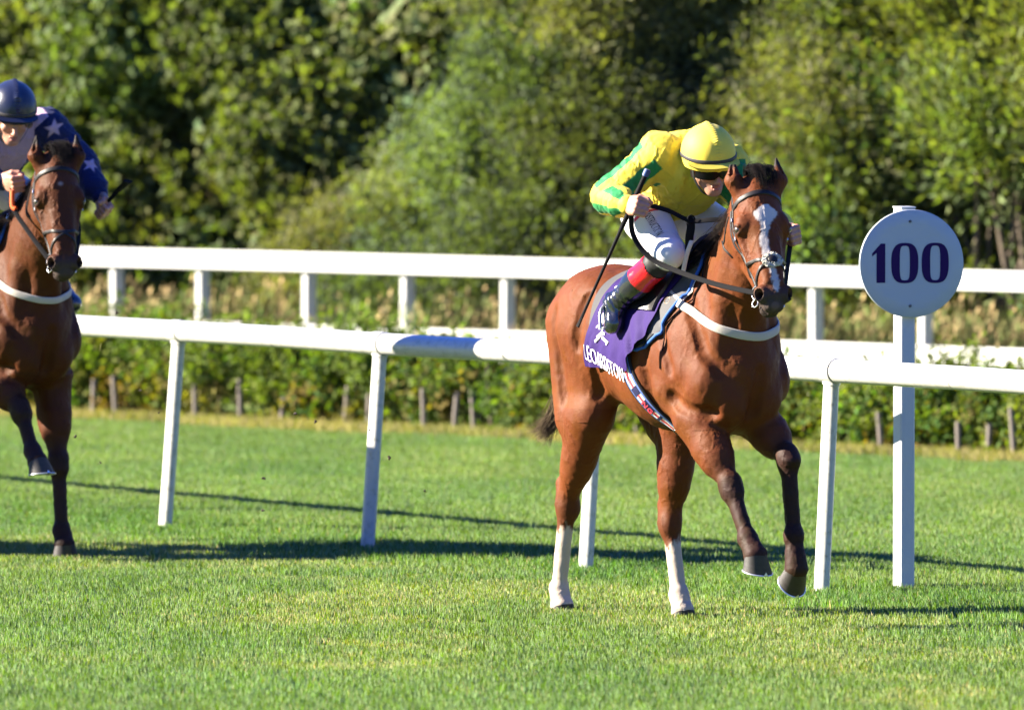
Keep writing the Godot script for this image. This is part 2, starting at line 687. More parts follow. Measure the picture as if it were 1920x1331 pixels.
func ground() -> void:
	var acc := Acc.new()
	var n := 60
	for j in n + 1:
		for i in n + 1:
			var x := -220.0 + 440.0 * i / n
			var z := -300.0 + 380.0 * j / n
			acc.add(Vector3(x, 0, z), Vector3.UP)
	for j in n:
		for i in n:
			var a := j * (n + 1) + i
			acc.quad(a, a + 1, a + n + 2, a + n + 1)
	var m := mat(Color(0.12, 0.17, 0.045), 0.95, 0.2)
	grain(m, 0.05, 3.0, 1.0)
	struct("ground", acc.mesh(), m)
	var gm := painted(0.38, 0.5)
	gm.backlight_enabled = true
	gm.backlight = Color(0.75, 0.85, 0.25)
	var short := [[], []]
	var worn := [[], []]
	var long := [[], []]
	var straw := [[], []]
	var side := 0.25
	for k in range(-104, 40):
		var z := k * side
		var half := 0.0545 * 1.12 * (45.5 - z) + 1.6
		for i in range(int(-half / side), int(half / side) + 1):
			var p := Vector3(i * side + rng.randf_range(-0.06, 0.06), 0, z + rng.randf_range(-0.06, 0.06))
			var hs := p.z - hedge_side(p.x)
			if hs < -1.2:
				continue
			var rs := rail_side(p)
			var t := Transform3D(Basis(Vector3.UP, rng.randf() * TAU), p)
			var wide := noise.get_noise_2d(p.x * 9.0 + 40.0, p.z * 5.0)
			var fleck := noise.get_noise_2d(p.x * 60.0, p.z * 40.0 - 70.0)
			var g := 1.0 + 0.25 * wide + 0.2 * fleck + rng.randf_range(-0.08, 0.08)
			# mowing lanes run along the rail
			var lane := sin((rs + 0.6 * wide) * TAU / 4.4)
			var tint := Color(g * (1.0 + 0.06 * lane + 0.16 * wide), g * (1.0 + 0.02 * lane), g * 0.95)
			tint.a = 1.0
			if hs < 0.75 + 0.5 * wide + 0.2 * fleck:
				straw[0].append(t)
				straw[1].append(tint)
			elif absf(rs - 0.05) < 0.55 + 0.25 * fleck:
				t.basis = t.basis.scaled(Vector3(1, rng.randf_range(0.75, 1.15), 1))
				long[0].append(t)
				long[1].append(tint)
			elif rs < -0.7 and wide + 0.6 * fleck + 0.28 - 0.2 * absf(rs + 1.9) > 0.12:
				worn[0].append(t)
				worn[1].append(tint)
			else:
				t.basis = t.basis.scaled(Vector3(1, rng.randf_range(0.85, 1.2), 1))
				short[0].append(t)
				short[1].append(tint)
	scatter("turf_grass", "short mown green turf of the race track on both sides of the near rail", grass_mat(1, 420, side * 1.12, 0.018, 0.042, 0.0042, 0.04, Color(0.150, 0.258, 0.092)), gm, short[0], short[1])
	scatter("worn_turf_grass", "paler yellow-green worn turf in the lane where the horses run", grass_mat(2, 400, side * 1.12, 0.012, 0.034, 0.004, 0.10, Color(0.185, 0.27, 0.10)), gm, worn[0], worn[1])
	scatter("long_grass", "longer deep green grass along the foot of the near rail", grass_mat(3, 430, side * 1.15, 0.022, 0.056, 0.0045, 0.03, Color(0.12, 0.24, 0.07), 0.6), gm, long[0], long[1])
	scatter("straw_grass", "strip of dry straw-coloured grass along the foot of the hedge", grass_mat(4, 260, side * 1.15, 0.03, 0.09, 0.005, 0.75, Color(0.17, 0.19, 0.05), 0.7), gm, straw[0], straw[1])

func near_rail() -> void:
	var white := mat(Color(0.47, 0.47, 0.455), 0.32, 0.5)
	white.clearcoat_enabled = true
	white.clearcoat = 0.25
	white.clearcoat_roughness = 0.2
	grain(white, 0.02, 1.2, 0.12)
	var wear := NoiseTexture2D.new()
	wear.width = 512
	wear.height = 512
	wear.seamless = true
	var wn := FastNoiseLite.new()
	wn.seed = 44
	wn.frequency = 0.03
	wn.fractal_octaves = 5
	wear.noise = wn
	var wg := Gradient.new()
	wg.offsets = PackedFloat32Array([0.0, 0.22, 0.34, 1.0])
	wg.colors = PackedColorArray([Color(0.66, 0.66, 0.60), Color(0.86, 0.86, 0.82), Color(0.97, 0.97, 0.96), Color(1, 1, 1)])
	wear.color_ramp = wg
	white.albedo_texture = wear
	var seam := mat(Color(0.07, 0.07, 0.075), 0.8)
	var o := thing("running_rail", "round white plastic running rail on leaning posts, nearest fence to the horses", "rail", RAIL_A)
	var h := 1.12
	var cuts := []
	var posts := []
	for i in range(-9, 13):
		posts.append(0.08 + i * 2.2145)
	for p: float in posts:
		cuts.append(p)
		cuts.append(p + 1.06)
	for i in cuts.size() - 1:
		var a: Vector3 = RAIL_D * (float(cuts[i]) + 0.0035) + Vector3(0, h + 0.003 * sin(i * 2.1), 0)
		var b: Vector3 = RAIL_D * (float(cuts[i + 1]) - 0.0035) + Vector3(0, h + 0.003 * sin(i * 2.1 + 2.1), 0)
		var acc := Acc.new()
		var path := PackedVector3Array([a, a + (b - a).normalized() * 0.004, b - (b - a).normalized() * 0.004, b])
		tube(acc, path, func(t: float) -> float: return 0.0565 if t < 0.01 or t > 0.99 else 0.06, 28)
		part("rail_tube", acc.mesh(), white, o)
		var sl := Acc.new()
		tube(sl, PackedVector3Array([a - RAIL_D * 0.02, a + RAIL_D * 0.02]), func(_t: float) -> float: return 0.0555, 20)
		part("seam", sl.mesh(), seam, o)
		if i % 2 == 0:
			var co := Acc.new()
			var c0: Vector3 = RAIL_D * (float(cuts[i]) - 0.11) + Vector3(0, h, 0)
			var c1: Vector3 = RAIL_D * (float(cuts[i]) - 0.004) + Vector3(0, h, 0)
			tube(co, PackedVector3Array([c0, c0 + RAIL_D * 0.008, c1 - RAIL_D * 0.003, c1]), func(t: float) -> float: return 0.0607 if t < 0.02 else 0.0642, 28)
			part("sleeve", co.mesh(), white, o)
	var side := Vector3(0.8527, 0, -0.5223)
	for p: float in posts:
		var acc := Acc.new()
		var top := RAIL_D * (p - 0.055) + Vector3(0, h - 0.05, 0)
		var foot := RAIL_D * (p - 0.20 + 0.011 * clampf(p, 0.0, 8.0)) - side * 0.02 + Vector3(0, -0.15, 0)
		var path := PackedVector3Array()
		for i in 7:
			path.append(foot.lerp(top, i / 6.0))
		# an oval hollow section, a little stouter at the collar
		tube(acc, path, func(_t: float) -> float: return 0.050, 18, Color.WHITE, 0.68, RAIL_D)
		var q := part("post", acc.mesh(), white, o)
		var cl := Acc.new()
		var d := (top - foot).normalized()
		tube(cl, PackedVector3Array([top - d * 0.02, top - d * 0.012, top + d * 0.03]), func(t: float) -> float: return 0.054 if t < 0.1 else 0.057, 18, Color.WHITE, 0.72, RAIL_D)
		part("collar", cl.mesh(), white, q)

func far_fence() -> void:
	var white := mat(Color(0.49, 0.49, 0.47), 0.45, 0.5)
	grain(white, 0.03, 1.5, 0.2)
	var a := Vector3(-3.262, 0, -26.249)
	var d := Vector3(0.7253, 0, 0.6884)
	var n := Vector3(-0.6884, 0, 0.7253)
	var o := thing("board_fence", "white two-board fence behind the hedge, farther and blurred", "fence", a)
	var s := -10.0
	var i := 0
	while s < 22.0:
		var ln := 3.05
		for b in [[1.025, 0.071, "top_board"], [0.49, 0.068, "lower_board"]]:
			var acc := Acc.new()
			bar(acc, d * (s + 0.002) + Vector3(0, b[0] + 0.004 * sin(i * 1.7), 0) + n * 0.03, d * (s + ln - 0.002) + Vector3(0, b[0] + 0.004 * sin(i * 1.7 + 1.7), 0) + n * 0.03, n, 0.019, Vector3.UP, b[1], 0.006)
			part(b[2], acc.mesh(), white, o)
		s += ln
		i += 1
	for p: float in [-8.9, -7.9, -6.8, -5.75, -4.7, -3.7, -2.7, -1.7, -0.72, 0.292, 1.23, 2.365, 3.393, 4.417, 5.42, 6.43, 7.438, 8.476, 9.5, 10.5, 11.55, 12.6, 13.6, 14.6, 15.7, 16.7, 17.8, 18.8, 19.9, 20.9]:
		var acc := Acc.new()
		var lean := 0.02 * sin(p * 5.1)
		bar(acc, d * (p + lean) + Vector3(0, -0.2, 0) - n * 0.042, d * p + Vector3(0, 1.09, 0) - n * 0.042, d, 0.033, n, 0.05, 0.008)
		part("post", acc.mesh(), white, o)

func distance_marker() -> void:
	var at := Vector3(1.996, 0, -1.70)
	var o := thing("distance_marker", "round grey-white sign reading 100 on a white square post behind the rail", "sign", at, 0.235)
	var white := mat(Color(0.43, 0.445, 0.46), 0.4, 0.5)
	grain(white, 0.03, 2.0, 0.15)
	var acc := Acc.new()
	bar(acc, Vector3(0, -0.2, -0.075), Vector3(0, 1.925, -0.075), Vector3.RIGHT, 0.0375, Vector3.BACK, 0.07, 0.006)
	part("post", acc.mesh(), white, o)
	var cap := Acc.new()
	bar(cap, Vector3(0, 1.9255, -0.075), Vector3(0, 1.933, -0.075), Vector3.RIGHT, 0.041, Vector3.BACK, 0.074, 0.005)
	part("post_cap", cap.mesh(), white, o)
	var dm := mat(Color(0.35, 0.385, 0.41), 0.38, 0.5)
	grain(dm, 0.02, 1.5, 0.12)
	var disc := Acc.new()
	var c := Vector3(0.012, 1.647, 0.012)
	var rings := [Vector2(0.0, 0.008), Vector2(0.2, 0.008), Vector2(0.2685, 0.008), Vector2(0.272, 0.005), Vector2(0.272, -0.005), Vector2(0.2685, -0.008), Vector2(0.0, -0.008)]
	var nn := [Vector2(0, 1), Vector2(0, 1), Vector2(0.3, 1), Vector2(1, 0.4), Vector2(1, -0.4), Vector2(0.3, -1), Vector2(0, -1)]
	for k in rings.size():
		for s in 72:
			var dir := Vector3(cos(TAU * s / 72), sin(TAU * s / 72), 0)
			disc.add(c + dir * rings[k].x + Vector3(0, 0, rings[k].y), (dir * nn[k].x + Vector3(0, 0, nn[k].y)).normalized())
	for k in rings.size() - 1:
		for s in 72:
			disc.quad(k * 72 + s, k * 72 + (s + 1) % 72, (k + 1) * 72 + (s + 1) % 72, (k + 1) * 72 + s)
	var face := part("disc", disc.mesh(), dm, o)
	# numerals with a heavy and a light stroke, as thin vinyl
	var ink := mat(Color(0.022, 0.007, 0.065), 0.6, 0.2)
	var hh := 0.0985
	var front := c + Vector3(0, 0.003, 0.0095)
	var one := Acc.new()
	var pts := [Vector2(0.024, -hh), Vector2(0.024, hh), Vector2(0.0, hh), Vector2(-0.046, 0.048), Vector2(-0.044, 0.034), Vector2(-0.022, 0.052), Vector2(-0.022, -hh)]
	for k in range(1, pts.size() - 1):
		var p0: Vector2 = pts[pts.size() - 1]
		var ok := Geometry2D.triangulate_polygon(PackedVector2Array(pts))
		if k == 1:
			for q in range(0, ok.size(), 3):
				var v := []
				for w in 3:
					var e: Vector2 = pts[ok[q + w]]
					v.append(front + Vector3(e.x - 0.162 + 0.0, e.y, 0))
				one.flat(v[0], v[1], v[2], Vector3.BACK)
	part("numeral_one", one.mesh(), ink, face)
	for x: float in [-0.036, 0.123]:
		var z := Acc.new()
		var rows := 48
		for s in rows:
			var an := TAU * s / rows
			var ca := cos(an)
			var sa := sin(an)
			var sup := func(rx: float, ry: float, e: float) -> Vector3:
				return Vector3(rx * signf(ca) * pow(absf(ca), e), ry * signf(sa) * pow(absf(sa), e), 0)
			z.add(front + Vector3(x, 0, 0) + sup.call(0.071, hh + 0.003, 0.72), Vector3.BACK)
			z.add(front + Vector3(x, 0, 0) + sup.call(0.026, hh - 0.012, 0.5), Vector3.BACK)
		for s in rows:
			var t := (s + 1) % rows
			z.quad(s * 2, t * 2, t * 2 + 1, s * 2 + 1)
		part("numeral_nought", z.mesh(), ink, face)
	var steel := mat(Color(0.12, 0.12, 0.14), 0.4)
	steel.metallic = 0.7
	for y: float in [0.213, -0.213]:
		var sc := Acc.new()
		tube(sc, PackedVector3Array([c + Vector3(-0.008, y, 0.007), c + Vector3(-0.008, y, 0.012), c + Vector3(-0.008, y, 0.0135)]), func(t: float) -> float: return 0.0075 if t < 0.6 else 0.005, 12)
		part("screw", sc.mesh(), steel, face)

# ---------------------------------------------------------------- plants
func twig_mesh(seed_: int, leaves: int, span: float, ln: float, wd: float, tone: Color, upright: float, stem := true) -> ArrayMesh:
	var r := RandomNumberGenerator.new()
	r.seed = seed_
	var acc := Acc.new()
	for i in leaves:
		var t := (i + 0.5) / leaves
		var base := Vector3(0, t * span, 0) + Vector3(r.randf_range(-1, 1), r.randf_range(-1, 1), r.randf_range(-1, 1)) * span * 0.22
		var a := r.randf() * TAU
		var dir := (Vector3(cos(a), 0, sin(a)) * (1.0 - upright) + Vector3.UP * (upright + r.randf_range(-0.35, 0.25))).normalized()
		var s := dir.cross(Vector3(r.randf_range(-1, 1), r.randf_range(-0.3, 1), r.randf_range(-1, 1))).normalized()
		var n := dir.cross(s).normalized()
		var l := ln * r.randf_range(0.65, 1.25)
		var w := wd * r.randf_range(0.7, 1.2) * 0.5
		var c := tone * r.randf_range(0.65, 1.4)
		c = c.lerp(Color(tone.g * 1.1, tone.g * 0.92, tone.b), r.randf() * 0.4)
		c.a = 1.0
		var p1 := base + dir * l * 0.45
		var tip := base + dir * l + n * l * r.randf_range(-0.2, 0.1)
		var i0 := acc.add(base, (n + s * 0.2).normalized(), c)
		var i1 := acc.add(p1 + s * w + n * w * 0.25, (n - s * 0.25).normalized(), c)
		var i2 := acc.add(p1 - s * w + n * w * 0.25, (n + s * 0.25).normalized(), c)
		var i3 := acc.add(tip, n, c)
		acc.tri(i0, i1, i2)
		acc.tri(i1, i3, i2)
	if stem:
		tube(acc, PackedVector3Array([Vector3(0, -span * 0.4, 0), Vector3(0.01, span * 0.3, 0), Vector3(0, span, 0.01)]), func(t: float) -> float: return 0.004 * (1.1 - t), 3, Color(0.10, 0.075, 0.04))
	return acc.mesh()

func crown(parent: Node3D, mesh: Mesh, m: Material, centres: Array, count: int, seed_: int, tilt: float, size: Vector2, called := "crown") -> void:
	# clumps: each centre is [place, radii]; twigs fill the outer part of each clump's volume
	var r := RandomNumberGenerator.new()
	r.seed = seed_
	var mm := MultiMesh.new()
	mm.transform_format = MultiMesh.TRANSFORM_3D
	mm.use_colors = true
	mm.mesh = mesh
	var total := 0.0
	for c in centres:
		total += c[1].x * c[1].y + c[1].y * c[1].z
	mm.instance_count = count
	var i := 0
	for ci in centres.size():
		var c: Array = centres[ci]
		var q := int(count * (c[1].x * c[1].y + c[1].y * c[1].z) / total)
		if ci == centres.size() - 1:
			q = count - i
		var shade := r.randf_range(0.72, 1.25)
		var warm := r.randf_range(-0.16, 0.16)
		for k in q:
			if i >= count:
				break
			var d := Vector3(r.randfn(), r.randfn(), r.randfn()).normalized()
			var rad := pow(r.randf(), 0.30) * (1.0 + 0.16 * r.randfn())
			var p: Vector3 = c[0] + d * rad * c[1]
			p.y = maxf(p.y, 0.04)
			var up := (d + Vector3.UP * tilt + Vector3(r.randfn(), r.randfn(), r.randfn()) * 0.35).normalized()
			var b := Basis(Quaternion(Vector3.UP, up)) * Basis(Vector3.UP, r.randf() * TAU)
			var s := r.randf_range(size.x, size.y)
			mm.set_instance_transform(i, Transform3D(b.scaled(Vector3.ONE * s), p))
			var g := shade * r.randf_range(0.75, 1.25)
			mm.set_instance_color(i, Color(g * (1.0 + warm), g, g * (1.0 - warm * 0.5)))
			i += 1
	var o := MultiMeshInstance3D.new()
	o.name = called
	o.multimesh = mm
	o.material_override = m
	o.set_meta("kind", "stuff")
	parent.add_child(o, true)

func limbs(parent: Node3D, bark: Material, centres: Array, foot_spread: float, thick: float, seed_: int, trunks: int) -> void:
	var r := RandomNumberGenerator.new()
	r.seed = seed_
	var feet := []
	for i in trunks:
		feet.append(Vector3(r.randf_range(-1, 1), 0, r.randf_range(-1, 1)) * foot_spread)
	var made := []
	for i in trunks:
		made.append(Acc.new())
	for ci in centres.size():
		var c: Array = centres[ci]
		var i := ci % trunks
		var f: Vector3 = feet[i]
		var e: Vector3 = c[0]
		var mid: Vector3 = f.lerp(e, 0.45) + Vector3(r.randf_range(-0.15, 0.15), e.y * 0.12, r.randf_range(-0.15, 0.15))
		tube(made[i], curve([f + Vector3(0, -0.15, 0), mid, e], 6), func(t: float) -> float: return thick * (1.05 - t * 0.85), 7)
	for i in trunks:
		part("trunk", made[i].mesh(), bark, parent)

func leafy(called: String, label: String, category: String, at: Vector3, centres: Array, mesh: Mesh, m: Material, bark: Material, count: int, seed_: int, tilt: float, size: Vector2, thick := 0.05, trunks := 3, group := "") -> Node3D:
	var o := thing(called, label, category, at, 0.0, group)
	limbs(o, bark, centres, 0.35, thick, seed_, trunks)
	crown(o, mesh, m, centres, count, seed_, tilt, size)
	return o

func clumps(seed_: int, n: int, half: Vector3, low: float, r0: float, r1: float) -> Array:
	var r := RandomNumberGenerator.new()
	r.seed = seed_
	var out := []
	for i in n:
		var p := Vector3(r.randf_range(-1, 1) * half.x, low + r.randf() * half.y, r.randf_range(-1, 1) * half.z)
		# the crown rounds off towards its top
		var t := clampf((p.y - low) / half.y, 0.0, 1.0)
		p.x *= 1.0 - 0.45 * t * t
		p.z *= 1.0 - 0.45 * t * t
		p.z += p.x * 0.949      # the planting follows the line of the fence
		var s := r.randf_range(r0, r1)
		out.append([p, Vector3(s, s * r.randf_range(0.7, 1.1), s)])
	return out

func plants() -> void:
	var leaf := painted(0.65, 0.25)
	leaf.backlight_enabled = true
	leaf.backlight = Color(0.95, 1.0, 0.45)
	var bark := mat(Color(0.13, 0.105, 0.08), 0.9, 0.2)
	grain(bark, 0.06, 2.0, 1.0)
	# the dark broad-leaved trees on the left
	var broad := twig_mesh(11, 12, 0.26, 0.085, 0.062, Color(0.125, 0.168, 0.068), 0.25)
	var deep := twig_mesh(12, 12, 0.26, 0.08, 0.06, Color(0.135, 0.19, 0.085), 0.2)
	var willow := twig_mesh(13, 22, 0.30, 0.085, 0.022, Color(0.155, 0.19, 0.105), 0.5)
	var shoot := twig_mesh(14, 22, 0.36, 0.085, 0.024, Color(0.13, 0.18, 0.075), 0.7)
	leafy("broadleaf_tree", "dark green broad-leaved tree with shady gaps behind the rider in navy", "tree", Vector3(-2.9, 0, -29.4), clumps(21, 46, Vector3(1.8, 3.2, 0.5), 0.5, 0.38, 0.7), broad, leaf, bark, 16000, 21, 0.2, Vector2(0.8, 1.3), 0.07, 3)
	leafy("broadleaf_tree", "deep green broad-leaved tree between the dark tree and the pale willow scrub", "tree", Vector3(-1.15, 0, -28.6), clumps(22, 40, Vector3(1.6, 3.3, 0.5), 0.4, 0.38, 0.7), deep, leaf, bark, 13000, 22, 0.2, Vector2(0.8, 1.3), 0.07, 3)
	leafy("broadleaf_tree", "broad-leaved tree at the left edge beyond the navy rider's back", "tree", Vector3(-5.3, 0, -31.8), clumps(23, 34, Vector3(1.6, 3.2, 0.5), 0.5, 0.4, 0.7), broad, leaf, bark, 9000, 23, 0.2, Vector2(0.8, 1.3), 0.07, 3)
	# pale willow scrub that climbs from the middle to the right
	var w1 := []
	for e in [[-1.35, 0.45, 0.5], [-0.95, 0.9, 0.6], [-0.5, 0.6, 0.7], [-0.35, 1.35, 0.6], [0.1, 1.75, 0.7], [0.25, 0.8, 0.8], [0.6, 2.4, 0.75], [0.7, 1.4, 0.8], [1.0, 3.0, 0.7], [1.1, 2.0, 0.8], [1.2, 0.9, 0.8], [0.35, 3.0, 0.5], [0.9, 3.7, 0.6]]:
		w1.append([Vector3(e[0], e[1], (e[0] - 0.3) * 0.8 + rng.randf_range(-0.3, 0.3)), Vector3(e[2], e[2] * 0.8, e[2]) * 0.72])
	leafy("willow_bush", "pale grey-green willow scrub rising diagonally in the middle of the background", "bush", Vector3(-0.25, 0, -25.6), w1, willow, leaf, bark, 9500, 31, 0.7, Vector2(0.8, 1.25), 0.03, 5)
	leafy("willow_bush", "olive willow bush behind the rider in yellow", "bush", Vector3(1.75, 0, -24.6), clumps(32, 30, Vector3(1.2, 3.2, 0.4), 0.35, 0.4, 0.62), willow, leaf, bark, 9000, 32, 0.7, Vector2(0.8, 1.25), 0.03, 5)
	leafy("willow_bush", "brighter green bush of upright shoots behind the round sign", "bush", Vector3(3.6, 0, -22.7), clumps(33, 32, Vector3(1.3, 3.2, 0.4), 0.35, 0.34, 0.56), shoot, leaf, bark, 8500, 33, 1.1, Vector2(0.8, 1.3), 0.03, 6)
	leafy("willow_bush", "green bush of upright shoots cut by the right edge of the picture", "bush", Vector3(5.7, 0, -20.6), clumps(34, 28, Vector3(1.2, 3.2, 0.4), 0.35, 0.36, 0.56), shoot, leaf, bark, 5500, 34, 1.1, Vector2(0.8, 1.3), 0.03, 6)
	# a belt of wood behind, which closes the gaps
	for i in 6:
		leafy("woodland_tree", ["tall tree of the wood far behind the left horse", "tall tree of the wood behind the dark gap on the left", "tall tree of the wood behind the middle scrub", "tall tree of the wood behind the yellow rider", "tall tree of the wood behind the sign", "tall tree of the wood beyond the right edge"][i], "tree", Vector3(-7.5 + i * 3.0, 0, -38.5 + i * 2.8), clumps(40 + i, 16, Vector3(1.9, 4.8, 0.9), 0.4, 0.6, 0.95), deep, leaf, bark, 3600, 40 + i, 0.2, Vector2(1.3, 2.2), 0.10, 2, "trees of the wood behind")
	low_hedge(leaf, bark)
	tall_grass()

func low_hedge(leaf: Material, bark: Material) -> void:
	var tones := [Color(0.095, 0.165, 0.030), Color(0.125, 0.16, 0.038), Color(0.068, 0.14, 0.034)]
	var meshes := []
	for i in 3:
		meshes.append(twig_mesh(51 + i, 15, 0.20, 0.058, 0.038, tones[i], 0.3))
	var o := thing("hedge", "low bright green leafy hedge between the two white fences", "hedge", Vector3(0, 0, -18.4))
	for i in 3:
		var cs := []
		for k in 34:
			var x := -7.2 + 14.4 * (k + rng.randf()) / 34.0
			var z := hedge_side(x) - 0.45 + rng.randf_range(-0.18, 0.12) + 18.4
			var wav := noise.get_noise_1d(x * 30.0)
			var top := lerpf(0.74, 0.53, smoothstep(-0.6, 0.6, x)) + 0.16 * exp(-pow((x - 2.55) / 0.3, 2.0))
			var s := rng.randf_range(0.17, 0.28)
			cs.append([Vector3(x, rng.randf_range(0.12, maxf(0.2, top - 0.24)) + 0.04 * wav, z), Vector3(s * 1.2, s, s)])
		crown(o, meshes[i], leaf, cs, 2900, 60 + i, 0.6, Vector2(0.6, 1.05), "foliage")
	var rusty := twig_mesh(54, 11, 0.20, 0.07, 0.045, Color(0.21, 0.165, 0.045), 0.3)
	var low := []
	for k in 40:
		var x := -7.2 + 14.4 * (k + rng.randf()) / 40.0
		low.append([Vector3(x, rng.randf_range(0.06, 0.34), hedge_side(x) - 0.38 + rng.randf_range(-0.1, 0.12) + 18.4), Vector3(0.2, 0.14, 0.14)])
	crown(o, rusty, leaf, low, 950, 66, 0.6, Vector2(0.6, 1.1), "foliage")
	# woody stems under the leaves
	var st := Acc.new()
	for k in 70:
		var x := -7.0 + 14.0 * (k + rng.randf()) / 70.0
		var z := hedge_side(x) - 0.4 + rng.randf_range(-0.12, 0.12) + 18.4
		tube(st, curve([Vector3(x, -0.05, z), Vector3(x + rng.randf_range(-0.06, 0.06), 0.3, z + rng.randf_range(-0.06, 0.06)), Vector3(x + rng.randf_range(-0.15, 0.15), 0.65, z + rng.randf_range(-0.1, 0.1))], 3), func(t: float) -> float: return 0.011 * (1.1 - t), 5)
	var sm := part("stems", st.mesh(), bark, o)
	sm.set_meta("kind", "stuff")
	# pale tree guards at the hedge's foot
	var guard := mat(Color(0.16, 0.14, 0.12), 0.75, 0.3)
	grain(guard, 0.05, 3.0, 0.6)
	var where := ["below the leftmost stretch of near rail", "left of the first rail post", "just right of the first rail post", "midway between the first and second rail posts", "left of the second rail post", "close left of the second rail post", "right of the second rail post", "midway between second post and horse", "left of the bay horse's tail", "nearest the bay horse's tail", "under the bay horse's belly", "left of the sign post", "right of the sign post", "near the right edge", "at the right edge"]
	var px := [172, 216, 366, 450, 525, 645, 690, 795, 850, 890, 1195, 1655, 1800, 1855, 1905]
	for i in px.size():
		var d: float = 45.5 - (-22.18 + (px[i] / 1920.0) * 6.9) - 0.1
		var x: float = (px[i] - 960.0) * d / 17600.0
		var acc := Acc.new()
		var h := rng.randf_range(0.2, 0.34)
		var lean := rng.randf_range(-0.03, 0.03)
		var path := PackedVector3Array([Vector3(0, -0.05, 0), Vector3(lean * 0.5, h * 0.5, 0), Vector3(lean, h - 0.006, 0), Vector3(lean, h, 0)])
		tube(acc, path, func(t: float) -> float: return 0.019 if t < 0.9 else 0.017, 10)
		var g := part(numbered("tree_guard"), acc.mesh(), guard, self)
		g.position = Vector3(x, 0, 45.5 - d)
		tag(g, "short pale tube guard at the hedge foot, " + where[i], "tree guard", "tree guards along the hedge")

func tall_grass() -> void:
	var r := RandomNumberGenerator.new()
	r.seed = 71
	var acc := Acc.new()
	for i in 90:
		var a := r.randf() * TAU
		var h := r.randf_range(0.35, 0.85)
		var p := Vector3(r.randfn(), 0, r.randfn()) * 0.09
		var bend := Vector3(0.75, 0, 0.1) * h * r.randf_range(0.05, 0.75) + Vector3(cos(a), 0, sin(a)) * h * 0.15
		var w := Vector3(cos(a), 0, sin(a)) * 0.0055
		var c := Color(0.33, 0.25, 0.12) * r.randf_range(0.6, 1.3)
		if r.randf() < 0.6:
			c = Color(0.13, 0.17, 0.05) * r.randf_range(0.7, 1.2)
		c.a = 1.0
		var n := w.cross(Vector3.UP).normalized()
		var prev := []
		for s in 4:
			var t := s / 3.0
			var q := p + Vector3(0, h * (t - 0.15 * t * t), 0) + bend * t * t
			var ww := w * (1.15 - t)
			prev.append(acc.add(q - ww, n, c))
			prev.append(acc.add(q + ww, n, c))
		for s in 3:
			acc.quad(prev[s * 2], prev[s * 2 + 1], prev[s * 2 + 3], prev[s * 2 + 2])
		# a loose seed head
		for k in 5:
			var q := p + Vector3(0, h * 0.85, 0) + bend * r.randf_range(0.8, 1.05) + Vector3(0, r.randf_range(-0.06, 0.03), 0)
			var e := Vector3(r.randfn(), r.randfn(), r.randfn()).normalized() * 0.006
			acc.tri(acc.add(q - e, n, c), acc.add(q + e, n, c), acc.add(q + Vector3(0.015, 0.05, 0), n, c))
	var spots := []
	var tints := []
	for i in 340:
		var x := r.randf_range(-7.5, 8.0)
		var z := -26.25 + (x + 3.262) * 0.949 - r.randf_range(0.25, 1.9)
		if r.randf() < 0.3 and x < -0.3:
			z += r.randf_range(1.2, 2.2)
		spots.append(Transform3D(Basis(Vector3.UP, r.randf_range(-0.5, 0.5)).scaled(Vector3.ONE * r.randf_range(0.55, 1.15)), Vector3(x, 0, z)))
		var g := r.randf_range(0.7, 1.25)
		tints.append(Color(g, g * r.randf_range(0.92, 1.05), g))
	var m := painted(0.7, 0.3)
	m.backlight_enabled = true
	m.backlight = Color(0.4, 0.35, 0.2)
	scatter("tall_dry_grass", "tall dry tan grass and seed heads behind the far white fence", acc.mesh(), m, spots, tints)

# ---------------------------------------------------------------- horses
# A horse in its own frame: x to its left, y up, z forward, feet at y 0.
class Horse:
	const ST := 0.93
	const SN := 1.12
	const SW := 1.24
	var f := Field.new()
	var hp := Vector3(-0.17, 2.10, 1.0)      # poll
	var hd := Vector3.DOWN                    # from poll to muzzle
	var hn := Vector3.BACK                    # out of the face
	var hw := Vector3.RIGHT                   # to the horse's left
	var legs := {}                            # rf lf rh lh: list of joints
	var root: Node3D
	var coat := Color(0.124, 0.035, 0.0082)
	var white := true
	var dark := 1.0
	func h(t: float, n: float, w: float) -> Vector3:
		return hp + hd * (t * ST) + hn * (n * SN) + hw * (w * SW)
	func to_head(p: Vector3) -> Vector3:
		var q := p - hp
		return Vector3(q.dot(hd) / ST, q.dot(hn) / SN, q.dot(hw) / SW)


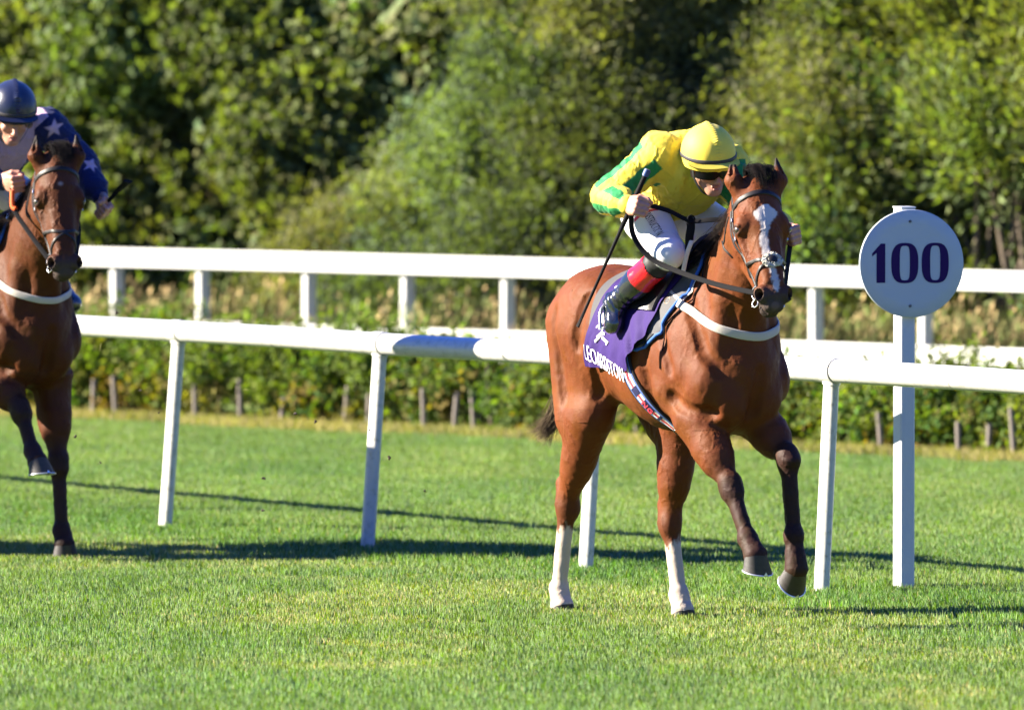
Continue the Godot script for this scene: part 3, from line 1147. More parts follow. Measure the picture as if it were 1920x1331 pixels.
func horse_solid(o: Horse) -> void:
	var f := o.f
	var X := Vector3.RIGHT
	# trunk
	f.limb(Vector3(0, 1.285, 0.40), Vector3(0, 1.285, 0.10), 0.375, 0.36, 0.06, X, 0.79)
	f.limb(Vector3(0, 1.285, 0.10), Vector3(0, 1.335, -0.28), 0.355, 0.305, 0.07, X, 0.86)
	f.limb(Vector3(0, 1.36, -0.30), Vector3(0, 1.395, -0.52), 0.295, 0.275, 0.08, X, 0.93)
	f.limb(Vector3(0, 1.395, -0.52), Vector3(0, 1.35, -0.64), 0.27, 0.21, 0.08, X, 1.0)
	f.limb(Vector3(0, 1.60, 0.36), Vector3(0, 1.585, 0.02), 0.085, 0.06, 0.10, X, 0.8)
	f.limb(Vector3(0, 1.24, 0.42), Vector3(0, 1.22, 0.60), 0.29, 0.21, 0.06, X, 0.80)
	f.limb(Vector3(0, 1.02, 0.30), Vector3(0, 1.04, 0.58), 0.13, 0.12, 0.06)
	f.limb(Vector3(0, 1.56, -0.45), Vector3(0, 1.50, -0.78), 0.09, 0.05, 0.10)
	for s: float in [-1.0, 1.0]:
		var hi: Array = o.legs["lh" if s > 0 else "rh"]
		var fo: Array = o.legs["lf" if s > 0 else "rf"]
		# hindquarter: croup, thigh, hamstrings, gaskin, hock
		var st: Vector3 = hi[0]
		var hk: Vector3 = hi[1]
		var ft: Vector3 = hi[2]
		var cr: Vector3 = hi[3]
		f.ball(Vector3(s * 0.135, 1.455, -0.45), Vector3(0.135, 0.195, 0.27), 0.07)
		f.ball(Vector3(s * 0.175, 1.50, -0.36), Vector3(0.075, 0.09, 0.10), 0.09)
		f.limb(Vector3(s * 0.155, 1.36, -0.46), st + Vector3(-s * 0.005, 0.03, 0.0), 0.185, 0.115, 0.06, X, 0.80)
		var back := st + Vector3(s * 0.005, -0.05, -0.155)
		f.limb(Vector3(s * 0.125, 1.40, -0.655), back, 0.145, 0.105, 0.05, X, 0.92)
		f.limb(Vector3(s * 0.16, 1.34, -0.60), back + Vector3(s * 0.01, -0.02, 0.02), 0.12, 0.07, 0.022, X, 0.8)
		f.ball(st + Vector3(s * 0.005, 0.0, 0.045), Vector3(0.075, 0.085, 0.07), 0.05)
		var axis := (hk - st).normalized()
		var rear := axis.cross(X).normalized()
		if rear.z > 0.0:
			rear = -rear
		f.limb(st + Vector3(s * 0.005, -0.05, -0.035), st.lerp(hk, 0.62) + rear * 0.006, 0.132, 0.082, 0.05, X, 0.84)
		f.limb(st.lerp(hk, 0.5) + rear * 0.006, hk + Vector3(0, 0.03, 0), 0.084, 0.050, 0.04, X, 0.88)
		f.limb(st.lerp(hk, 0.25) + rear * 0.075, hk + rear * 0.060 + Vector3(0, 0.075, 0), 0.048, 0.018, 0.05, X, 0.7)
		f.limb(hk + rear * 0.062 + Vector3(0, 0.075, 0), hk + rear * 0.030 + Vector3(0, -0.06, 0), 0.026, 0.022, 0.03)
		f.ball(hk + Vector3(0, 0.0, 0), Vector3(0.047, 0.075, 0.056), 0.04)
		f.ball(hk + Vector3(-s * 0.026, -0.015, 0.008), Vector3(0.03, 0.045, 0.04), 0.03)
		_shank(f, hk, ft, cr, 0.037)
		# forehand: blade, shoulder point, upper arm, triceps, forearm, knee
		var el: Vector3 = fo[0]
		var kn: Vector3 = fo[1]
		var fe: Vector3 = fo[2]
		var co: Vector3 = fo[3]
		var sp := Vector3(s * 0.155, 1.17, 0.615)
		f.limb(Vector3(s * 0.115, 1.57, 0.26), sp + Vector3(0, 0.05, -0.03), 0.10, 0.115, 0.045, X, 0.85)
		f.limb(Vector3(s * 0.185, 1.50, 0.34), Vector3(s * 0.215, 1.22, 0.53), 0.055, 0.07, 0.035)
		f.ball(sp, Vector3(0.105, 0.125, 0.105), 0.045)
		f.limb(sp + Vector3(s * 0.01, -0.02, 0), el + Vector3(0, 0.05, 0.03), 0.105, 0.105, 0.05, X, 0.85)
		f.ball(Vector3(s * 0.195, 1.19, 0.37), Vector3(0.085, 0.16, 0.125), 0.035)
		f.limb(Vector3(s * 0.20, 1.12, 0.34), el + Vector3(s * 0.01, 0.0, -0.05), 0.085, 0.06, 0.04)
		f.limb(el, el.lerp(kn, 0.55), 0.125, 0.090, 0.045, X, 0.86)
		f.limb(el.lerp(kn, 0.45), kn + (el - kn).normalized() * 0.05, 0.090, 0.050, 0.04, X, 0.92)
		var fa := (kn - el).normalized()
		var front := fa.cross(X).normalized()
		if front.z < 0.0:
			front = -front
		f.limb(el + front * 0.045 + Vector3(s * 0.02, 0, 0), el.lerp(kn, 0.6) + front * 0.028 + Vector3(s * 0.012, 0, 0), 0.055, 0.028, 0.018)
		f.limb(el + Vector3(s * 0.055, -0.02, 0) - front * 0.01, el.lerp(kn, 0.62) + Vector3(s * 0.028, 0, 0) - front * 0.01, 0.042, 0.022, 0.016)
		var up := (el - kn).normalized()
		f.ball(kn, Vector3(0.056, 0.075, 0.054), 0.03)
		f.ball(kn + up * 0.035 + front * 0.012, Vector3(0.050, 0.032, 0.042), 0.018)
		f.ball(kn - up * 0.03 + front * 0.010, Vector3(0.045, 0.03, 0.040), 0.016)
		f.ball(kn - front * 0.045 + up * 0.012, Vector3(0.028, 0.04, 0.028), 0.025)
		_shank(f, kn, fe, co, 0.036)
		# breast
		f.ball(Vector3(s * 0.088, 1.085, 0.685), Vector3(0.098, 0.125, 0.092), 0.028)
		f.limb(Vector3(s * 0.07, 1.02, 0.62), el + Vector3(-s * 0.045, 0.02, 0.03), 0.09, 0.075, 0.04)
	# neck, in two lengths, with crest, windpipe and the strap muscles that frame the groove
	var top := o.h(0.02, -0.105, 0.0)
	var mid := Vector3(top.x * 0.36, 1.70, 0.715)
	f.limb(Vector3(0, 1.40, 0.42), mid, 0.275, 0.198, 0.07, X, 0.64)
	f.limb(mid, top + Vector3(0, -0.02, -0.02), 0.198, 0.145, 0.07, o.hw, 0.66)
	f.limb(Vector3(0, 1.63, 0.36), mid + Vector3(0, 0.15, -0.12), 0.06, 0.045, 0.08)
	f.limb(mid + Vector3(0, 0.15, -0.12), o.h(-0.005, -0.12, 0.0), 0.045, 0.04, 0.06)
	var throat := o.h(0.20, -0.235, 0.0)
	f.limb(throat, Vector3(0.0, 1.34, 0.70), 0.058, 0.075, 0.05)
	for s: float in [-1.0, 1.0]:
		f.limb(o.h(0.11, -0.20, s * 0.055), Vector3(s * 0.10 + mid.x * 0.6, 1.56, 0.70), 0.05, 0.06, 0.03)
		f.limb(Vector3(s * 0.10 + mid.x * 0.6, 1.56, 0.70), Vector3(s * 0.14, 1.24, 0.64), 0.06, 0.075, 0.03)
		f.limb(throat + o.hw * s * 0.022, Vector3(s * 0.045, 1.22, 0.70), 0.032, 0.05, 0.02)
	# furrows between the muscles, laid on the skin as it stands
	var lines := []
	for s: float in [-1.0, 1.0]:
		for e in [
			[Vector3(0.12, 1.58, 0.44), Vector3(0.19, 1.38, 0.60), Vector3(0.17, 1.20, 0.72), 0.013],
			[Vector3(0.24, 1.36, 0.27), Vector3(0.25, 1.16, 0.25), Vector3(0.21, 1.00, 0.34), 0.012],
			[Vector3(0.20, 1.52, 0.31), Vector3(0.24, 1.36, 0.40), Vector3(0.25, 1.22, 0.47), 0.009],
			[Vector3(0.25, 1.10, 0.44), Vector3(0.24, 1.04, 0.54), Vector3(0.15, 1.03, 0.69), 0.012],
			[Vector3(0.24, 1.46, -0.56), Vector3(0.27, 1.24, -0.57), Vector3(0.24, 1.02, -0.54), 0.012],
			[Vector3(0.28, 1.46, -0.16), Vector3(0.28, 1.24, -0.25), Vector3(0.22, 1.06, -0.29), 0.016],
			[Vector3(0.25, 1.55, -0.30), Vector3(0.27, 1.42, -0.34), Vector3(0.28, 1.30, -0.36), 0.009]]:
			lines.append([e[0] * Vector3(s, 1, 1), e[1] * Vector3(s, 1, 1), e[2] * Vector3(s, 1, 1), e[3]])
	lines.append([Vector3(0, 1.22, 0.82), Vector3(0, 1.12, 0.82), Vector3(0, 1.0, 0.74), 0.014])
	var laid := []
	for e in lines:
		var path := PackedVector3Array()
		for p in curve(e.slice(0, 3), 6):
			path.append(f.onto(p, 0.0085))
		laid.append([path, e[3]])
	for e in laid:
		var path: PackedVector3Array = e[0]
		for i in path.size() - 1:
			var t0 := sin(PI * (i + 0.4) / path.size())
			var t1 := sin(PI * (i + 1.4) / path.size())
			f.limb(path[i], path[i + 1], float(e[1]) * (0.45 + 0.35 * t0), float(e[1]) * (0.45 + 0.35 * t1), 0.045, Vector3.ZERO, 1.0, true)
	f.near_by.clear()
	horse_head(o)

func _shank(f: Field, kn: Vector3, ft: Vector3, cr: Vector3, r: float) -> void:
	var ax := (ft - kn).normalized()
	var back := ax.cross(Vector3.RIGHT).normalized()
	if back.z > 0.0:
		back = -back
	f.limb(kn, ft, r * 1.15, r, 0.03, Vector3.RIGHT, 0.92)
	f.limb(kn + back * 0.030 + ax * 0.05, ft + back * 0.024, 0.021, 0.020, 0.014)
	f.ball(ft, Vector3(0.043, 0.044, 0.044), 0.025)
	f.ball(ft + back * 0.026, Vector3(0.032, 0.030, 0.026), 0.02)
	f.limb(ft, cr, 0.038, 0.047, 0.025)
	f.limb(ft.lerp(cr, 0.6), cr + (cr - ft).normalized() * 0.008, 0.043, 0.055, 0.02)

func horse_head(o: Horse) -> void:
	var f := o.f
	var b := Basis(o.hd, o.hn, o.hw)
	_hb(f, o.h(0.10, -0.085, 0), Vector3(0.15, 0.085, 0.084), 0.04, b)
	_hb(f, o.h(0.195, -0.078, 0), Vector3(0.10, 0.068, 0.094), 0.04, b)
	_hl(f, o.h(0.15, -0.075, 0), o.h(0.47, -0.052, 0), 0.078, 0.048, 0.035)
	_hl(f, o.h(0.44, -0.05, 0), o.h(0.575, -0.048, 0), 0.046, 0.040, 0.03)
	_hl(f, o.h(0.10, -0.13, 0), o.h(0.34, -0.12, 0), 0.10, 0.078, 0.05, o.hw, 0.85)
	_hl(f, o.h(0.34, -0.115, 0), o.h(0.54, -0.085, 0), 0.074, 0.052, 0.05, o.hw, 0.86)
	_hb(f, o.h(0.60, -0.072, 0), Vector3(0.052, 0.05, 0.052), 0.03, b)
	_hb(f, o.h(0.642, -0.070, 0), Vector3(0.032, 0.036, 0.040), 0.018, b)
	_hb(f, o.h(0.622, -0.128, 0), Vector3(0.036, 0.030, 0.036), 0.02, b)
	_hl(f, o.h(0.54, -0.115, 0), o.h(0.62, -0.122, 0), 0.034, 0.030, 0.03)
	for s: float in [-1.0, 1.0]:
		# cheek, jaw edge, crest of the face
		_hb(f, o.h(0.175, -0.165, s * 0.058), Vector3(0.135, 0.105, 0.042), 0.025, b)
		_hl(f, o.h(0.11, -0.245, s * 0.045), o.h(0.27, -0.235, s * 0.042), 0.028, 0.026, 0.03)
		_hl(f, o.h(0.27, -0.235, s * 0.040), o.h(0.54, -0.125, s * 0.018), 0.026, 0.022, 0.03)
		_hl(f, o.h(0.245, -0.085, s * 0.082), o.h(0.385, -0.085, s * 0.062), 0.017, 0.011, 0.022)
		_hl(f, o.h(0.30, -0.035, s * 0.03), o.h(0.53, -0.022, s * 0.022), 0.022, 0.018, 0.015)
		# brow over the eye, temple hollow, eyelids and socket
		_hb(f, o.h(0.183, -0.052, s * 0.078), Vector3(0.044, 0.030, 0.026), 0.03, b)
		_hb(f, o.h(0.214, -0.068, s * 0.086), Vector3(0.034, 0.030, 0.021), 0.018, b)
		_hb(f, o.h(0.214, -0.057, s * 0.107), Vector3(0.0200, 0.0135, 0.016), 0.006, b, true)
		_hl(f, o.h(0.196, -0.058, s * 0.100), o.h(0.203, -0.040, s * 0.100), 0.008, 0.007, 0.012)
		_hl(f, o.h(0.196, -0.058, s * 0.100), o.h(0.203, -0.080, s * 0.101), 0.008, 0.007, 0.012)
		_hl(f, o.h(0.235, -0.055, s * 0.097), o.h(0.235, -0.08, s * 0.098), 0.006, 0.006, 0.012)
		# nostril: flared rim and opening
		_hb(f, o.h(0.585, -0.040, s * 0.047), Vector3(0.044, 0.034, 0.030), 0.018, b)
		_hb(f, o.h(0.592, -0.025, s * 0.062), Vector3(0.026, 0.020, 0.018), 0.009, b, true)
		_hl(f, o.h(0.60, -0.040, s * 0.055), o.h(0.575, -0.07, s * 0.03), 0.017, 0.010, 0.008, Vector3.ZERO, 1.0, true)
		# corner of the mouth
		_hl(f, o.h(0.565, -0.110, s * 0.062), o.h(0.655, -0.103, s * 0.02), 0.005, 0.005, 0.008, Vector3.ZERO, 1.0, true)
		# ear: a cupped cone
		var e0 := o.h(0.012, -0.070, s * 0.062)
		var e1 := o.h(-0.060, -0.055, s * 0.090)
		var e2 := o.h(-0.170, -0.030, s * 0.086)
		var out := (o.hn * 0.75 + o.hw * s * 0.55).normalized()
		_hl(f, e0, e1, 0.034, 0.036, 0.025)
		_hl(f, e1, e2, 0.036, 0.005, 0.008)
		_hl(f, e0.lerp(e1, 0.95) + out * 0.026, e2 + out * 0.012, 0.010, 0.004, 0.008, Vector3.ZERO, 1.0, true)

func _hl(f: Field, a: Vector3, b: Vector3, ra: float, rb: float, k := 0.03, u := Vector3.ZERO, su := 1.0, cut := false) -> void:
	f.limb(a, b, ra * 1.14, rb * 1.14, k, u, su, cut)

func _hb(f: Field, c: Vector3, r: Vector3, k := 0.03, m := Basis.IDENTITY, cut := false) -> void:
	f.ball(c, r * Vector3(Horse.ST, Horse.SN, Horse.SW), k, m, cut)

func leg_place(o: Horse, p: Vector3) -> Vector2:     # x: how far down the nearest leg, y: which
	var best := 9.0
	var out := Vector2(-1, 0)
	var keys := ["rf", "lf", "rh", "lh"]
	for i in 4:
		var j: Array = o.legs[keys[i]]
		for k in 3:
			var a: Vector3 = j[k]
			var b: Vector3 = j[k + 1]
			var t := clampf((p - a).dot(b - a) / (b - a).length_squared(), 0.0, 1.0)
			var d := p.distance_to(a.lerp(b, t))
			if d < best:
				best = d
				out = Vector2(k + t, i)
	return out

func horse_paint(o: Horse, p: Vector3, n: Vector3) -> Color:
	var v := fine.get_noise_3d(p.x * 60.0, p.y * 60.0, p.z * 60.0)
	var w := noise.get_noise_3d(p.x * 40.0, p.y * 40.0, p.z * 40.0)
	var c := o.coat * (1.0 + 0.16 * v + 0.10 * w)
	var q := o.to_head(p)
	var black := Color(0.014, 0.010, 0.009)
	var on_head := q.x > -0.2 and q.y > -0.27 and q.x < 0.75 and absf(q.z) < 0.2 and p.y > 1.42
	if on_head:
		# dark muzzle and ear tips, lighter round the nostrils
		var mz := smoothstep(0.50, 0.62, q.x + 0.04 * w - 0.3 * (q.y + 0.06))
		c = c.lerp(Color(0.048, 0.036, 0.033) * (1.0 + 0.6 * v), mz)
		var tip := smoothstep(-0.10, -0.135, q.x + 0.01 * v)
		c = c.lerp(black, tip)
		c = c.lerp(black * 1.5, 0.9 * smoothstep(0.038, 0.018, Vector3(q.x - 0.213, (q.y + 0.060) * 1.2, absf(q.z) - 0.100).length()))
		c = c.lerp(black * 1.3, smoothstep(0.022, 0.015, Vector3(q.x - 0.594, q.y + 0.026, (absf(q.z) - 0.060)).length()))
		if o.white:
			# star that runs down into a stripe, a little crooked
			var edge := 0.010 * noise.get_noise_3d(p.x * 900.0, p.y * 900.0, p.z * 900.0) + 0.006 * w
			var half := 0.0
			if q.x < 0.16:
				half = lerpf(0.012, 0.046, clampf((q.x - 0.118) / 0.03, 0.0, 1.0)) if q.x > 0.112 else 0.0
			else:
				half = lerpf(0.046, 0.014, smoothstep(0.155, 0.235, q.x))
			half = lerpf(half, 0.013, smoothstep(0.30, 0.46, q.x))
			half *= 1.0 - smoothstep(0.565, 0.60, q.x)
			var centre := -0.006 + 0.012 * sin(q.x * 14.0)
			if q.y > -0.075:
				var in_ := smoothstep(0.005, -0.005, absf(q.z - centre) - half + edge)
				c = c.lerp(Color(0.55, 0.52, 0.50) * (0.88 + 0.22 * v), in_ * (1.0 if half > 0.001 else 0.0))
			var lip := smoothstep(0.022, 0.010, Vector2(q.x - 0.652, q.z).length()) * (1.0 if q.y > -0.10 else 0.0)
			c = c.lerp(Color(0.30, 0.20, 0.19), lip * 0.25)
		else:
			var star := smoothstep(0.020, 0.006, Vector2((q.x - 0.135) * 0.9, q.z + 0.004).length() + 0.008 * v)
			if q.y > -0.07:
				c = c.lerp(Color(0.36, 0.28, 0.26), star * 0.8)
	elif p.y < 1.0:
		var l := leg_place(o, p)
		var hind := l.y > 1.5
		if not hind:
			var d := smoothstep(0.58, 1.02, l.x + 0.16 * w)
			c = c.lerp(Color(0.034, 0.016, 0.011) * (1.0 + 0.6 * w), d)
			var red := smoothstep(1.25, 1.6, l.x) * 0.55 * (1.0 - o.dark)
			c = c.lerp(Color(0.075, 0.025, 0.014), red)
		else:
			if o.white:
				var from := 1.30 if l.y < 2.5 else 1.34
				var dk := smoothstep(0.86, 1.02, l.x + 0.1 * w) * 0.6
				c = c.lerp(Color(0.08, 0.028, 0.013), dk)
				var hi_ := noise.get_noise_3d(p.x * 700.0, p.y * 260.0, p.z * 700.0)
				var wh := smoothstep(from - 0.05, from + 0.05, l.x + 0.14 * w + 0.12 * hi_ - (0.0 if n.z < 0.3 else -0.08))
				c = c.lerp(Color(0.56, 0.48, 0.39) * (0.92 + 0.16 * w), wh)
				c = c.lerp(Color(0.52, 0.42, 0.34), wh * 0.5 * smoothstep(1.9, 2.1, l.x) * smoothstep(0.0, 0.25, w + 0.1))
			else:
				c = c.lerp(Color(0.022, 0.013, 0.010), smoothstep(0.8, 1.05, l.x + 0.1 * w))
	else:
		# paler belly and flank, darker along the back
		c = c.lerp(Color(0.165, 0.058, 0.020), 0.55 * smoothstep(1.16, 0.98, p.y + 0.05 * w) * smoothstep(0.65, 0.3, p.z))
		c = c.lerp(Color(0.085, 0.021, 0.006), 0.35 * smoothstep(1.45, 1.66, p.y) * smoothstep(0.5, 0.2, p.z))
	c.a = 1.0
	return c

func hoof(parent: Node3D, cr: Vector3, ft: Vector3, toe: Vector3, m: Material, shoe: Material, tall := 0.088) -> void:
	# toe: where the tip of the hoof points; ft to cr is the line of the pastern
	var z := toe.normalized()
	var x := Vector3.RIGHT - z * z.x
	x = x.normalized()
	var up := z.cross(x).normalized()
	if up.dot(ft - cr) < 0.0:
		up = -up
	var acc := Acc.new()
	var rows := 9
	var sides := 28
	for r in rows:
		var t := float(r) / (rows - 1)
		var rad := lerpf(0.051, 0.073, t)
		var c := cr + up * (0.012 - tall * t) + z * (0.004 + 0.036 * t)
		for s in sides:
			var a := TAU * s / sides
			var ca := cos(a)
			var d := x * sin(a) * rad * 0.97 + z * ca * rad * (1.06 if ca > 0.0 else 0.82)
			var g := 1.0 + 0.2 * sin(r * 2.9 + 0.7 * ca) + 0.25 * noise.get_noise_3d(a * 30.0, r * 40.0, cr.x * 99.0)
			acc.add(c + d * (1.0 + 0.012 * sin(r * 3.1)), (d.normalized() + up * 0.12).normalized(), Color(0.026, 0.023, 0.022) * g)
	for r in rows - 1:
		for s in sides:
			acc.quad(r * sides + s, r * sides + (s + 1) % sides, (r + 1) * sides + (s + 1) % sides, (r + 1) * sides + s)
	# rounded top band and hollow sole
	var base := (rows - 1) * sides
	var cs := cr + up * (0.012 - tall + 0.014) + z * 0.03
	var cc := acc.add(cs, -up, Color(0.03, 0.026, 0.022))
	for s in sides:
		var i := acc.add(acc.v[base + s], -up, Color(0.03, 0.026, 0.022))
		var j := acc.add(acc.v[base + (s + 1) % sides], -up, Color(0.03, 0.026, 0.022))
		acc.tri(cc, i, j)
	for s in sides:
		var i := acc.add(acc.v[s], up, acc.c[s])
		var j := acc.add(acc.v[(s + 1) % sides], up, acc.c[s])
		acc.tri(acc.add(cr + up * 0.024, up, acc.c[s]), i, j)
	var hf := part("hoof", acc.mesh(), m, parent)
	var sh := Acc.new()
	var path := PackedVector3Array()
	var cb := cr + up * (0.012 - tall - 0.003) + z * 0.040
	for s in 25:
		var a := lerpf(-2.35, 2.35, s / 24.0)
		path.append(cb + x * sin(a) * 0.069 + z * cos(a) * (0.075 if cos(a) > 0.0 else 0.058))
	tube(sh, path, func(_t: float) -> float: return 0.0068, 8, Color.WHITE, 0.6, x)
	# toe clip
	var tip := cb + z * 0.078
	sh.flat(tip + x * 0.011 + up * 0.002, tip - x * 0.011 + up * 0.002, tip + up * 0.018 - z * 0.003, z)
	part("horseshoe", sh.mesh(), shoe, hf)

func hair(acc: Acc, roots: Array, seed_: int, count: int, thick: float, spread: float, col: Color) -> void:
	# roots: list of [points of a guide]; strands follow a guide with growing scatter
	var r := RandomNumberGenerator.new()
	r.seed = seed_
	for i in count:
		var g: Array = roots[r.randi() % roots.size()]
		var g2: Array = roots[r.randi() % roots.size()]
		var mixw := r.randf() * 0.5
		var off := Vector3(r.randfn(), r.randfn(), r.randfn())
		var pts := []
		for k in g.size():
			var t := float(k) / (g.size() - 1)
			var q: Vector3 = g[k]
			var q2: Vector3 = g2[k]
			pts.append(q.lerp(q2, mixw) + off * spread * (0.25 + t) + Vector3(r.randfn(), r.randfn(), r.randfn()) * spread * 0.25 * t)
		var c := col * r.randf_range(0.6, 1.7)
		c.a = 1.0
		tube(acc, curve(pts, 4), func(t: float) -> float: return thick * (1.05 - t), 3, c)

func build_horse(o: Horse, label: String, at: Vector3, turn: float, seed_: int) -> void:
	o.root = thing("horse", label, "horse", at, turn)
	horse_solid(o)
	var acc := Acc.new()
	var paint := func(p: Vector3, n: Vector3) -> Color: return horse_paint(o, p, n)
	var dent := func(p: Vector3) -> float:
		# play of muscle under the coat, with a few raised veins
		var a := noise.get_noise_3d(p.x * 170.0, p.y * 130.0, p.z * 170.0)
		var c := noise.get_noise_3d(p.x * 420.0 + 30.0, p.y * 300.0, p.z * 420.0)
		var vein := clampf(1.0 - absf(noise.get_noise_3d(p.x * 95.0 - 20.0, p.y * 55.0, p.z * 95.0)) * 9.0, 0.0, 1.0)
		return -0.0042 * a - 0.0012 * c - 0.0024 * vein * vein
	var fine_dent := func(p: Vector3) -> float:
		var c := noise.get_noise_3d(p.x * 420.0 + 30.0, p.y * 420.0, p.z * 420.0)
		var vein := clampf(1.0 - absf(noise.get_noise_3d(p.x * 150.0 - 20.0, p.y * 90.0, p.z * 150.0)) * 8.0, 0.0, 1.0)
		return -0.0018 * c - 0.0028 * vein * vein
	# the head closer than the trunk, the legs between
	var hc := o.h(0.26, -0.1, 0.0)
	o.f.mesh_into(acc, Vector3(-0.42, 0.93, -0.95), Vector3(0.42, 1.90, 0.95), 0.0105, paint, dent)
	o.f.mesh_into(acc, Vector3(hc.x - 0.26, 1.38, 0.88), Vector3(hc.x + 0.30, hc.y + 0.48, 1.48), 0.0055, paint, fine_dent)
	o.f.mesh_into(acc, Vector3(hc.x - 0.20, 1.88, 0.62), Vector3(hc.x + 0.30, hc.y + 0.36, 0.90), 0.008, paint, fine_dent)
	o.f.mesh_into(acc, Vector3(-0.30, -0.06, -1.10), Vector3(0.30, 0.945, 0.19), 0.0075, paint, fine_dent)
	o.f.mesh_into(acc, Vector3(-0.32, 0.0, 0.16), Vector3(0.32, 0.95, 1.12), 0.0072, paint, fine_dent)
	var coat := painted(0.60, 0.26)
	var ht := NoiseTexture2D.new()
	ht.width = 512
	ht.height = 512
	ht.seamless = true
	var hn_ := FastNoiseLite.new()
	hn_.seed = 31
	hn_.frequency = 0.11
	hn_.fractal_octaves = 4
	ht.noise = hn_
	var hg := Gradient.new()
	hg.set_color(0, Color(0.80, 0.78, 0.76))
	hg.set_color(1, Color(1, 1, 1))
	ht.color_ramp = hg
	coat.albedo_texture = ht
	grain(coat, 0.06, 5.0, 0.55, 5)
	part("body", acc.mesh(), coat, o.root)
	# eyes
	var eye := mat(Color(0.012, 0.007, 0.005), 0.06, 0.6)
	eye.clearcoat_enabled = true
	for s: float in [-1.0, 1.0]:
		var sm := SphereMesh.new()
		sm.radius = 0.0195
		sm.height = 0.039
		sm.radial_segments = 24
		sm.rings = 14
		var e := part("eye", sm, eye, o.root)
		e.position = o.h(0.214, -0.058, s * 0.0965)
	# hooves
	var horn := painted(0.55, 0.45)
	grain(horn, 0.05, 8.0, 0.5)
	var alu := mat(Color(0.62, 0.63, 0.65), 0.35)
	alu.metallic = 0.8
	for k: String in ["rf", "lf", "rh", "lh"]:
		var j: Array = o.legs[k]
		var toe: Vector3 = j[4]
		hoof(o.root, j[3], j[2], toe, horn, alu)
	# forelock, mane and tail
	var hm := painted(0.8, 0.15)
	var ma := Acc.new()
	var guides := []
	var r := RandomNumberGenerator.new()
	r.seed = seed_
	for i in 16:
		var s := r.randf_range(-0.75, 0.75)
		guides.append([o.h(-0.012, -0.075 + r.randf_range(-0.03, 0.02), s * 0.04), o.h(-0.115, -0.05 + r.randf_range(-0.03, 0.02), s * 0.058 + 0.0), o.h(-0.085, 0.015, s * 0.065 + 0.015), o.h(0.005, 0.026, s * 0.058 + 0.02)])
	hair(ma, guides, seed_ + 1, 520, 0.0019, 0.012, Color(0.010, 0.009, 0.009))
	part("forelock", ma.mesh(), hm, o.root)
	var mn := Acc.new()
	guides = []
	var top := o.h(0.0, -0.16, 0.0)
	var mid := Vector3(top.x * 0.36, 1.87, 0.58)
	var crest := [top, mid, Vector3(0, 1.72, 0.36)]
	for i in 34:
		var t := i / 33.0
		var p: Vector3 = top.lerp(mid, t * 2.0) if t < 0.5 else mid.lerp(crest[2], t * 2.0 - 1.0)
		var e := Vector3(-0.10, -0.09, -0.05) * r.randf_range(0.6, 1.2) + Vector3(r.randfn(), r.randfn(), r.randfn()) * 0.012
		guides.append([p + Vector3(0, -0.02, 0), p + Vector3(-0.03, 0.035, -0.02), p + e * 0.7 + Vector3(0, 0.02, 0), p + e * 1.25])
	for g: int in 34:
		var near := []
		for d in [-1, 0, 1]:
			near.append(guides[clampi(g + d, 0, 33)])
		hair(mn, near, seed_ + 20 + g, 52, 0.0022, 0.014, Color(0.015, 0.012, 0.011))
	part("mane", mn.mesh(), hm, o.root)
	var ta := Acc.new()
	guides = []
	for i in 14:
		var a := r.randf() * TAU
		var e := Vector3(cos(a), sin(a), 0) * 0.03
		guides.append([Vector3(0.01, 1.52, -0.80) + e * 0.4, Vector3(0.04, 1.42, -0.92) + e * 0.8, Vector3(0.05, 1.16, -1.02) + e * 1.1, Vector3(0.025 + e.x, 0.98 + r.randf_range(-0.08, 0.03), -1.06 + e.y), Vector3(-0.04 + e.x * 1.6, 0.83 + r.randf_range(-0.05, 0.07), -1.10 + r.randfn() * 0.03)])
	hair(ta, guides, seed_ + 90, 520, 0.0032, 0.010, Color(0.075, 0.056, 0.036))
	part("tail", ta.mesh(), hm, o.root)

var bay := Horse.new()
var brown := Horse.new()
const BAY_AT := Vector3(0.75, 0, 0.5)
const BROWN_AT := Vector3(-2.87, 0, -4.98)
const TURN := 0.5498

func head_axes(o: Horse, poll: Vector3, yaw: float, nod: float) -> void:
	o.hp = poll
	var g := Vector3(sin(yaw), 0, cos(yaw))
	o.hw = Vector3(cos(yaw), 0, -sin(yaw))
	o.hd = (Vector3.DOWN * cos(nod) + g * sin(nod)).normalized()
	o.hn = (Vector3.UP * sin(nod) + g * cos(nod)).normalized()

